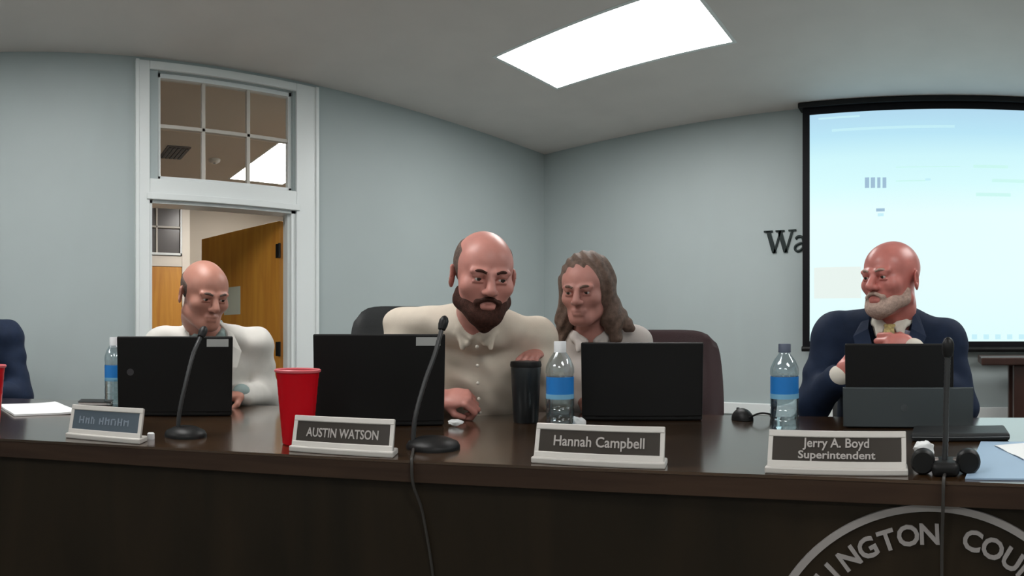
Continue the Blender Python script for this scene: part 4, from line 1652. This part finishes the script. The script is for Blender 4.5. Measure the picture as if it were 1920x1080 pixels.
# ---- the bearded man in the cream shirt, leaning in over the desk
hd = Head(P3(906, 518, 1.69), None, 1.07)
fg = Figure(895, lean=0.42, tyaw=-0.10, w=1.12, belly=1.12, trap=0.066)
hd.R = fg.B @ rot('Z', 0.20) @ rot('X', 0.20) @ rot('Y', 0.05)
fg.neck = P3(897, 597, 1.80)
fg.SL, fg.SR = P3(757, 616, 1.90), P3(1006, 636, 1.88)
fg.chest = P3(888, 706, 1.95)
fg.bel = P3(893, 772, 2.16)
fg.pelvis = P3(893, 850, 2.40)
fg.EL, fg.WL = P3(735, 738, 1.88), P3(829, 744, 1.78)
fg.ER, fg.WR = P3(1038, 738, 1.94), P3(1004, 664, 1.835)
dl = fg.B @ np.array((0.95, -0.22, -0.02))
opts = dict(face=dict(long_=1.08, cheeks=1.06), look=0.3, brow=HAIR_DARK, inflate=0.014, sleeve=0.80, garment='shirt', fold=0.005,
            hands=[dict(w=fg.WL, d=dl, n=fg.B @ np.array((0.1, 0.6, -0.75)), side=-1, curl=(0.9, 1.2, 0.8), s=0.98),
                   dict(w=fg.WR, d=fg.B @ np.array((-0.30, -0.85, -0.06)), n=fg.B @ np.array((0, -0.10, -1.0)), side=-1, curl=(0.15, 0.85, 0.5), s=0.90)])
root, fix, _ = build_person(fg, 'bearded person in a cream shirt leaning over the desk, one hand on a tumbler', SKIN_A, CLOTH_CREAM, hd, opts)
short_hair(hd, root, fix, HAIR_GREY, top=0.075)
beard(hd, root, fix, HAIR_DARK, True, 1.08, 0.008, 0.012)
# shirt placket and buttons
for q in range(5):
    bm = bmesh.new()
    c = fg.neck + fg.T @ np.array((0.004, -0.108 - 0.022 * math.sin(q * 0.7), -0.045 - q * 0.055))
    bmesh.ops.create_uvsphere(bm, u_segments=10, v_segments=8, radius=0.0055, matrix=Matrix.Translation(c))
    fix(obj('button', bm, mat('button', (0.6, 0.55, 0.48), 0.4, 0.4), root, True))

# ---- the man in the white jacket by the door
hd = Head(P3(383, 553, 2.12), None, 1.02)
fg = Figure(388, lean=0.12, tyaw=0.10, w=1.0, belly=1.0)
hd.R = fg.B @ rot('Z', 0.42) @ rot('X', 0.26) @ rot('Y', 0.03)
fg.neck = P3(388, 622, 2.22)
fg.SL, fg.SR = P3(300, 652, 2.30), P3(478, 650, 2.30)
fg.chest = P3(388, 715, 2.30)
fg.bel = P3(388, 790, 2.37)
fg.pelvis = P3(388, 868, 2.52)
fg.EL, fg.WL = P3(285, 738, 2.36), P3(320, 736, 2.12)
fg.ER, fg.WR = P3(497, 742, 2.34), P3(452, 738, 2.14)
opts = dict(look=0.2, brow=HAIR_GREY, inflate=0.020, sleeve=0.90, garment='jacket', jacket=True, shirt=CLOTH_TEAL, fold=0.007, vlen=0.24,
            hands=[dict(w=fg.WL, d=fg.B @ np.array((0.6, -0.5, -0.1)), n=np.array((0, 0, -1.0)), side=-1, curl=(0.3, 0.5, 0.3)),
                   dict(w=fg.WR, d=fg.B @ np.array((-0.7, -0.35, -0.1)), n=np.array((0, 0, -1.0)), side=1, curl=(0.3, 0.5, 0.3))])
root, fix, _ = build_person(fg, 'bald person in a white jacket and dark tie looking down in front of the doorway', SKIN_C, CLOTH_WHITE, hd, opts)
short_hair(hd, root, fix, HAIR_GREY, top=0.040, lift=0.0025)


def tie(fig, root, fix, m, L=0.27, knot=0.016):
    P = [fig.neck + fig.T @ np.array(q) for q in ((0, -0.090, -0.020), (0, -0.108, -0.045), (0, -0.118, -0.10), (0, -0.126, -0.17), (0, -0.128, -L))]
    bm = bmesh.new()
    S = spline(P, 6)
    X = fig.T @ np.array((1.0, 0, 0))
    Y = fig.T @ np.array((0, -1.0, 0))
    rows = []
    for i, p in enumerate(S):
        t_ = i / (len(S) - 1)
        w = (0.019 if t_ < 0.12 else 0.012 + 0.022 * t_)
        pv = np.array(p)
        rows.append([bm.verts.new(pv - X * w), bm.verts.new(pv + Y * 0.006), bm.verts.new(pv + X * w), bm.verts.new(pv - Y * 0.004)])
    for a, b in zip(rows, rows[1:]):
        for k in range(4):
            bm.faces.new((a[k], a[(k + 1) % 4], b[(k + 1) % 4], b[k]))
    bm.faces.new(rows[0])
    bm.faces.new(rows[-1][::-1])
    fix(obj('necktie', bm, m, root))


def lapels(fig, root, fix, m, V=0.24):
    bm = bmesh.new()
    for s in (-1, 1):
        a = [fig.neck + fig.T @ np.array(q) for q in ((s * 0.072, -0.03, 0.018), (s * 0.070, -0.085, -0.035), (s * 0.046, -0.125, -0.11), (s * 0.008, -0.148, -V))]
        b = [fig.neck + fig.T @ np.array(q) for q in ((s * 0.092, -0.035, 0.002), (s * 0.118, -0.092, -0.060), (s * 0.098, -0.122, -0.115), (s * 0.012, -0.148, -V))]
        th = fig.T @ np.array((0, -0.007, 0.0))
        A, Bv, A2, B2 = ([bm.verts.new(p) for p in q] for q in (a, b, [p + th for p in a], [p + th for p in b]))
        for k in range(3):
            bm.faces.new((A[k], A[k + 1], Bv[k + 1], Bv[k]))
            bm.faces.new((A2[k], B2[k], B2[k + 1], A2[k + 1]))
            bm.faces.new((A[k], A2[k], A2[k + 1], A[k + 1]))
            bm.faces.new((Bv[k], Bv[k + 1], B2[k + 1], B2[k]))
        bm.faces.new((A[0], Bv[0], B2[0], A2[0]))
        bm.faces.new((A[3], A2[3], B2[3], Bv[3]))
    fix(obj('lapels', bm, m, root))


tie(fg, root, fix, mat('black_tie', (0.01, 0.012, 0.012), 0.5, 0.3))
lapels(fg, root, fix, CLOTH_WHITE)

# ---- the man in the navy suit by the screen
hd = Head(P3(1671, 523, 1.90), None, 1.03)
fg = Figure(1668, lean=0.06, tyaw=-0.12, w=1.08, belly=1.05)
hd.R = fg.B @ rot('Z', -0.62) @ rot('X', 0.03)
fg.neck = P3(1674, 594, 1.97)
fg.SL, fg.SR = P3(1562, 628, 2.02), P3(1774, 642, 2.02)
fg.chest = P3(1670, 686, 2.03)
fg.bel = P3(1668, 768, 2.06)
fg.pelvis = P3(1668, 868, 2.20)
fg.EL, fg.WL = P3(1527, 755, 1.99), P3(1572, 706, 1.86)
fg.ER, fg.WR = P3(1798, 765, 2.00), P3(1712, 654, 1.85)
opts = dict(face=dict(long_=1.02), look=-0.2, brow=HAIR_WHITE, inflate=0.020, sleeve=0.86, garment='jacket', jacket=True, shirt=CLOTH_SHIRT, fold=0.0035, vlen=0.26,
            hands=[dict(w=fg.WL, d=fg.B @ np.array((0.75, -0.25, 0.30)), n=fg.B @ np.array((0.0, 1.0, 0.1)), side=1, curl=(0.35, 0.5, 0.4), s=0.98),
                   dict(w=fg.WR, d=fg.B @ np.array((-0.95, -0.10, 0.20)), n=fg.B @ np.array((0.1, 0.9, -0.3)), side=-1, curl=(0.75, 1.0, 0.7), s=1.0)])
root, fix, _ = build_person(fg, 'bald person with white beard in navy suit and gold tie before the screen', SKIN_B, CLOTH_NAVY, hd, opts)
beard(hd, root, fix, HAIR_WHITE, True, 1.02, 0.0, 0.002)
tie(fg, root, fix, mat('gold_tie', (0.42, 0.33, 0.13), 0.5, 0.4, noise=0.5, nscale=90))
lapels(fg, root, fix, CLOTH_NAVY, 0.26)
bm = bmesh.new()
c = fg.chest + fg.T @ np.array((0.088, -0.118, 0.112))
box(bm, (-0.034, -0.012, -0.008), (0.034, 0.012, 0.012), 0.003, 2, Matrix.Translation(c) @ Matrix(fg.T.tolist()).to_4x4() @ Matrix.Rotation(0.25, 4, 'Y'))
sq = obj('pocket_square', bm, mat('pocket_square_cloth', (0.30, 0.30, 0.38), 0.7, 0.2), root)
fix(sq)

# ---- the person with long brown hair
hd = Head(P3(1098, 545, 1.97), None, 0.98)
fg = Figure(1108, lean=0.10, tyaw=-0.05, w=0.88, belly=0.92)
hd.R = fg.B @ rot('Z', -0.30) @ rot('X', 0.15)
fg.neck = P3(1110, 620, 2.05)
fg.SL, fg.SR = P3(1035, 662, 2.10), P3(1187, 645, 2.10)
fg.chest = P3(1110, 712, 2.11)
fg.bel = P3(1110, 785, 2.14)
fg.pelvis = P3(1110, 862, 2.24)
fg.EL, fg.WL = P3(1012, 768, 2.12), P3(1095, 752, 2.02)
fg.ER, fg.WR = P3(1225, 765, 2.10), P3(1165, 752, 2.00)
opts = dict(face=dict(cheeks=0.94, long_=0.97), look=-0.1, brow=HAIR_BROWN, inflate=0.012, sleeve=0.86, garment='blouse', fold=0.003,
            hands=[dict(w=fg.WL, d=fg.B @ np.array((0.5, -0.6, 0.1)), n=np.array((0, 0, -1.0)), side=-1, curl=(0.3, 0.5, 0.3), s=0.88),
                   dict(w=fg.WR, d=fg.B @ np.array((-0.4, -0.6, 0.1)), n=np.array((0, 0, -1.0)), side=1, curl=(0.3, 0.5, 0.3), s=0.88)])
root, fix, _ = build_person(fg, 'person with long brown hair in an off-white top behind the third black laptop', SKIN_D, CLOTH_BLOUSE, hd, opts)
lo, hi = hd.c - np.array((0.24, 0.24, 0.30)), hd.c + np.array((0.24, 0.24, 0.18))
f = Field(lo, hi, 0.004)
hd.ell(f, (0, 0.026, 0.040), (0.092, 0.108, 0.096))
for s in (-1, 1):
    hd.cap(f, (s * 0.060, 0.020, 0.020), (s * 0.082, 0.020, -0.10), 0.040, 0.034, 0.03)
    hd.cap(f, (s * 0.082, 0.020, -0.10), (s * 0.098, 0.010, -0.165), 0.034, 0.022, 0.03)
hd.cap(f, (0, 0.085, 0.0), (0, 0.075, -0.14), 0.055, 0.040, 0.03)
hd.cap(f, (0.060, 0.060, -0.05), (0.135, 0.060, -0.135), 0.040, 0.020, 0.03)
hd.ell(f, (0, -0.105, -0.030), (0.060, 0.085, 0.100), None, 0.012, 'sub')
f.warp(lambda X, Y, Z: 0.0022 * np.sin(190 * (X * fg.B[0, 0] + Y * fg.B[1, 0]) + 8 * np.sin(14 * Z)))
hr = fix(f.mesh('hair', HAIR_BROWN, root))

# ---- the person in navy at the left edge, mostly out of the picture
hd = Head(P3(-72, 545, 2.60), None, 1.03)
fg = Figure(-70, lean=0.05, w=1.05, belly=1.05)
hd.R = fg.B @ rot('Z', 0.1) @ rot('X', 0.05)
fg.neck = P3(-70, 600, 2.68)
fg.SL, fg.SR = P3(-160, 632, 2.72), P3(15, 632, 2.72)
fg.chest = P3(-70, 690, 2.72)
fg.bel = P3(-70, 750, 2.76)
fg.pelvis = P3(-70, 812, 2.88)
fg.EL, fg.WL = P3(-178, 738, 2.68), P3(-130, 735, 2.52)
fg.ER, fg.WR = P3(36, 740, 2.68), P3(-20, 736, 2.50)
opts = dict(look=0.1, brow=HAIR_GREY, inflate=0.020, sleeve=0.9, garment='jacket', jacket=True, shirt=CLOTH_SHIRT, fold=0.004,
            hands=[dict(w=fg.WL, d=fg.B @ np.array((0.6, -0.5, -0.1)), n=np.array((0, 0, -1.0)), side=-1),
                   dict(w=fg.WR, d=fg.B @ np.array((-0.7, -0.35, -0.1)), n=np.array((0, 0, -1.0)), side=1)])
root, fix, _ = build_person(fg, 'person in a navy jacket cut off by the left edge of the photo', SKIN_A, CLOTH_NAVY, hd, opts)
short_hair(hd, root, fix, HAIR_GREY, top=0.09, lift=0.006)
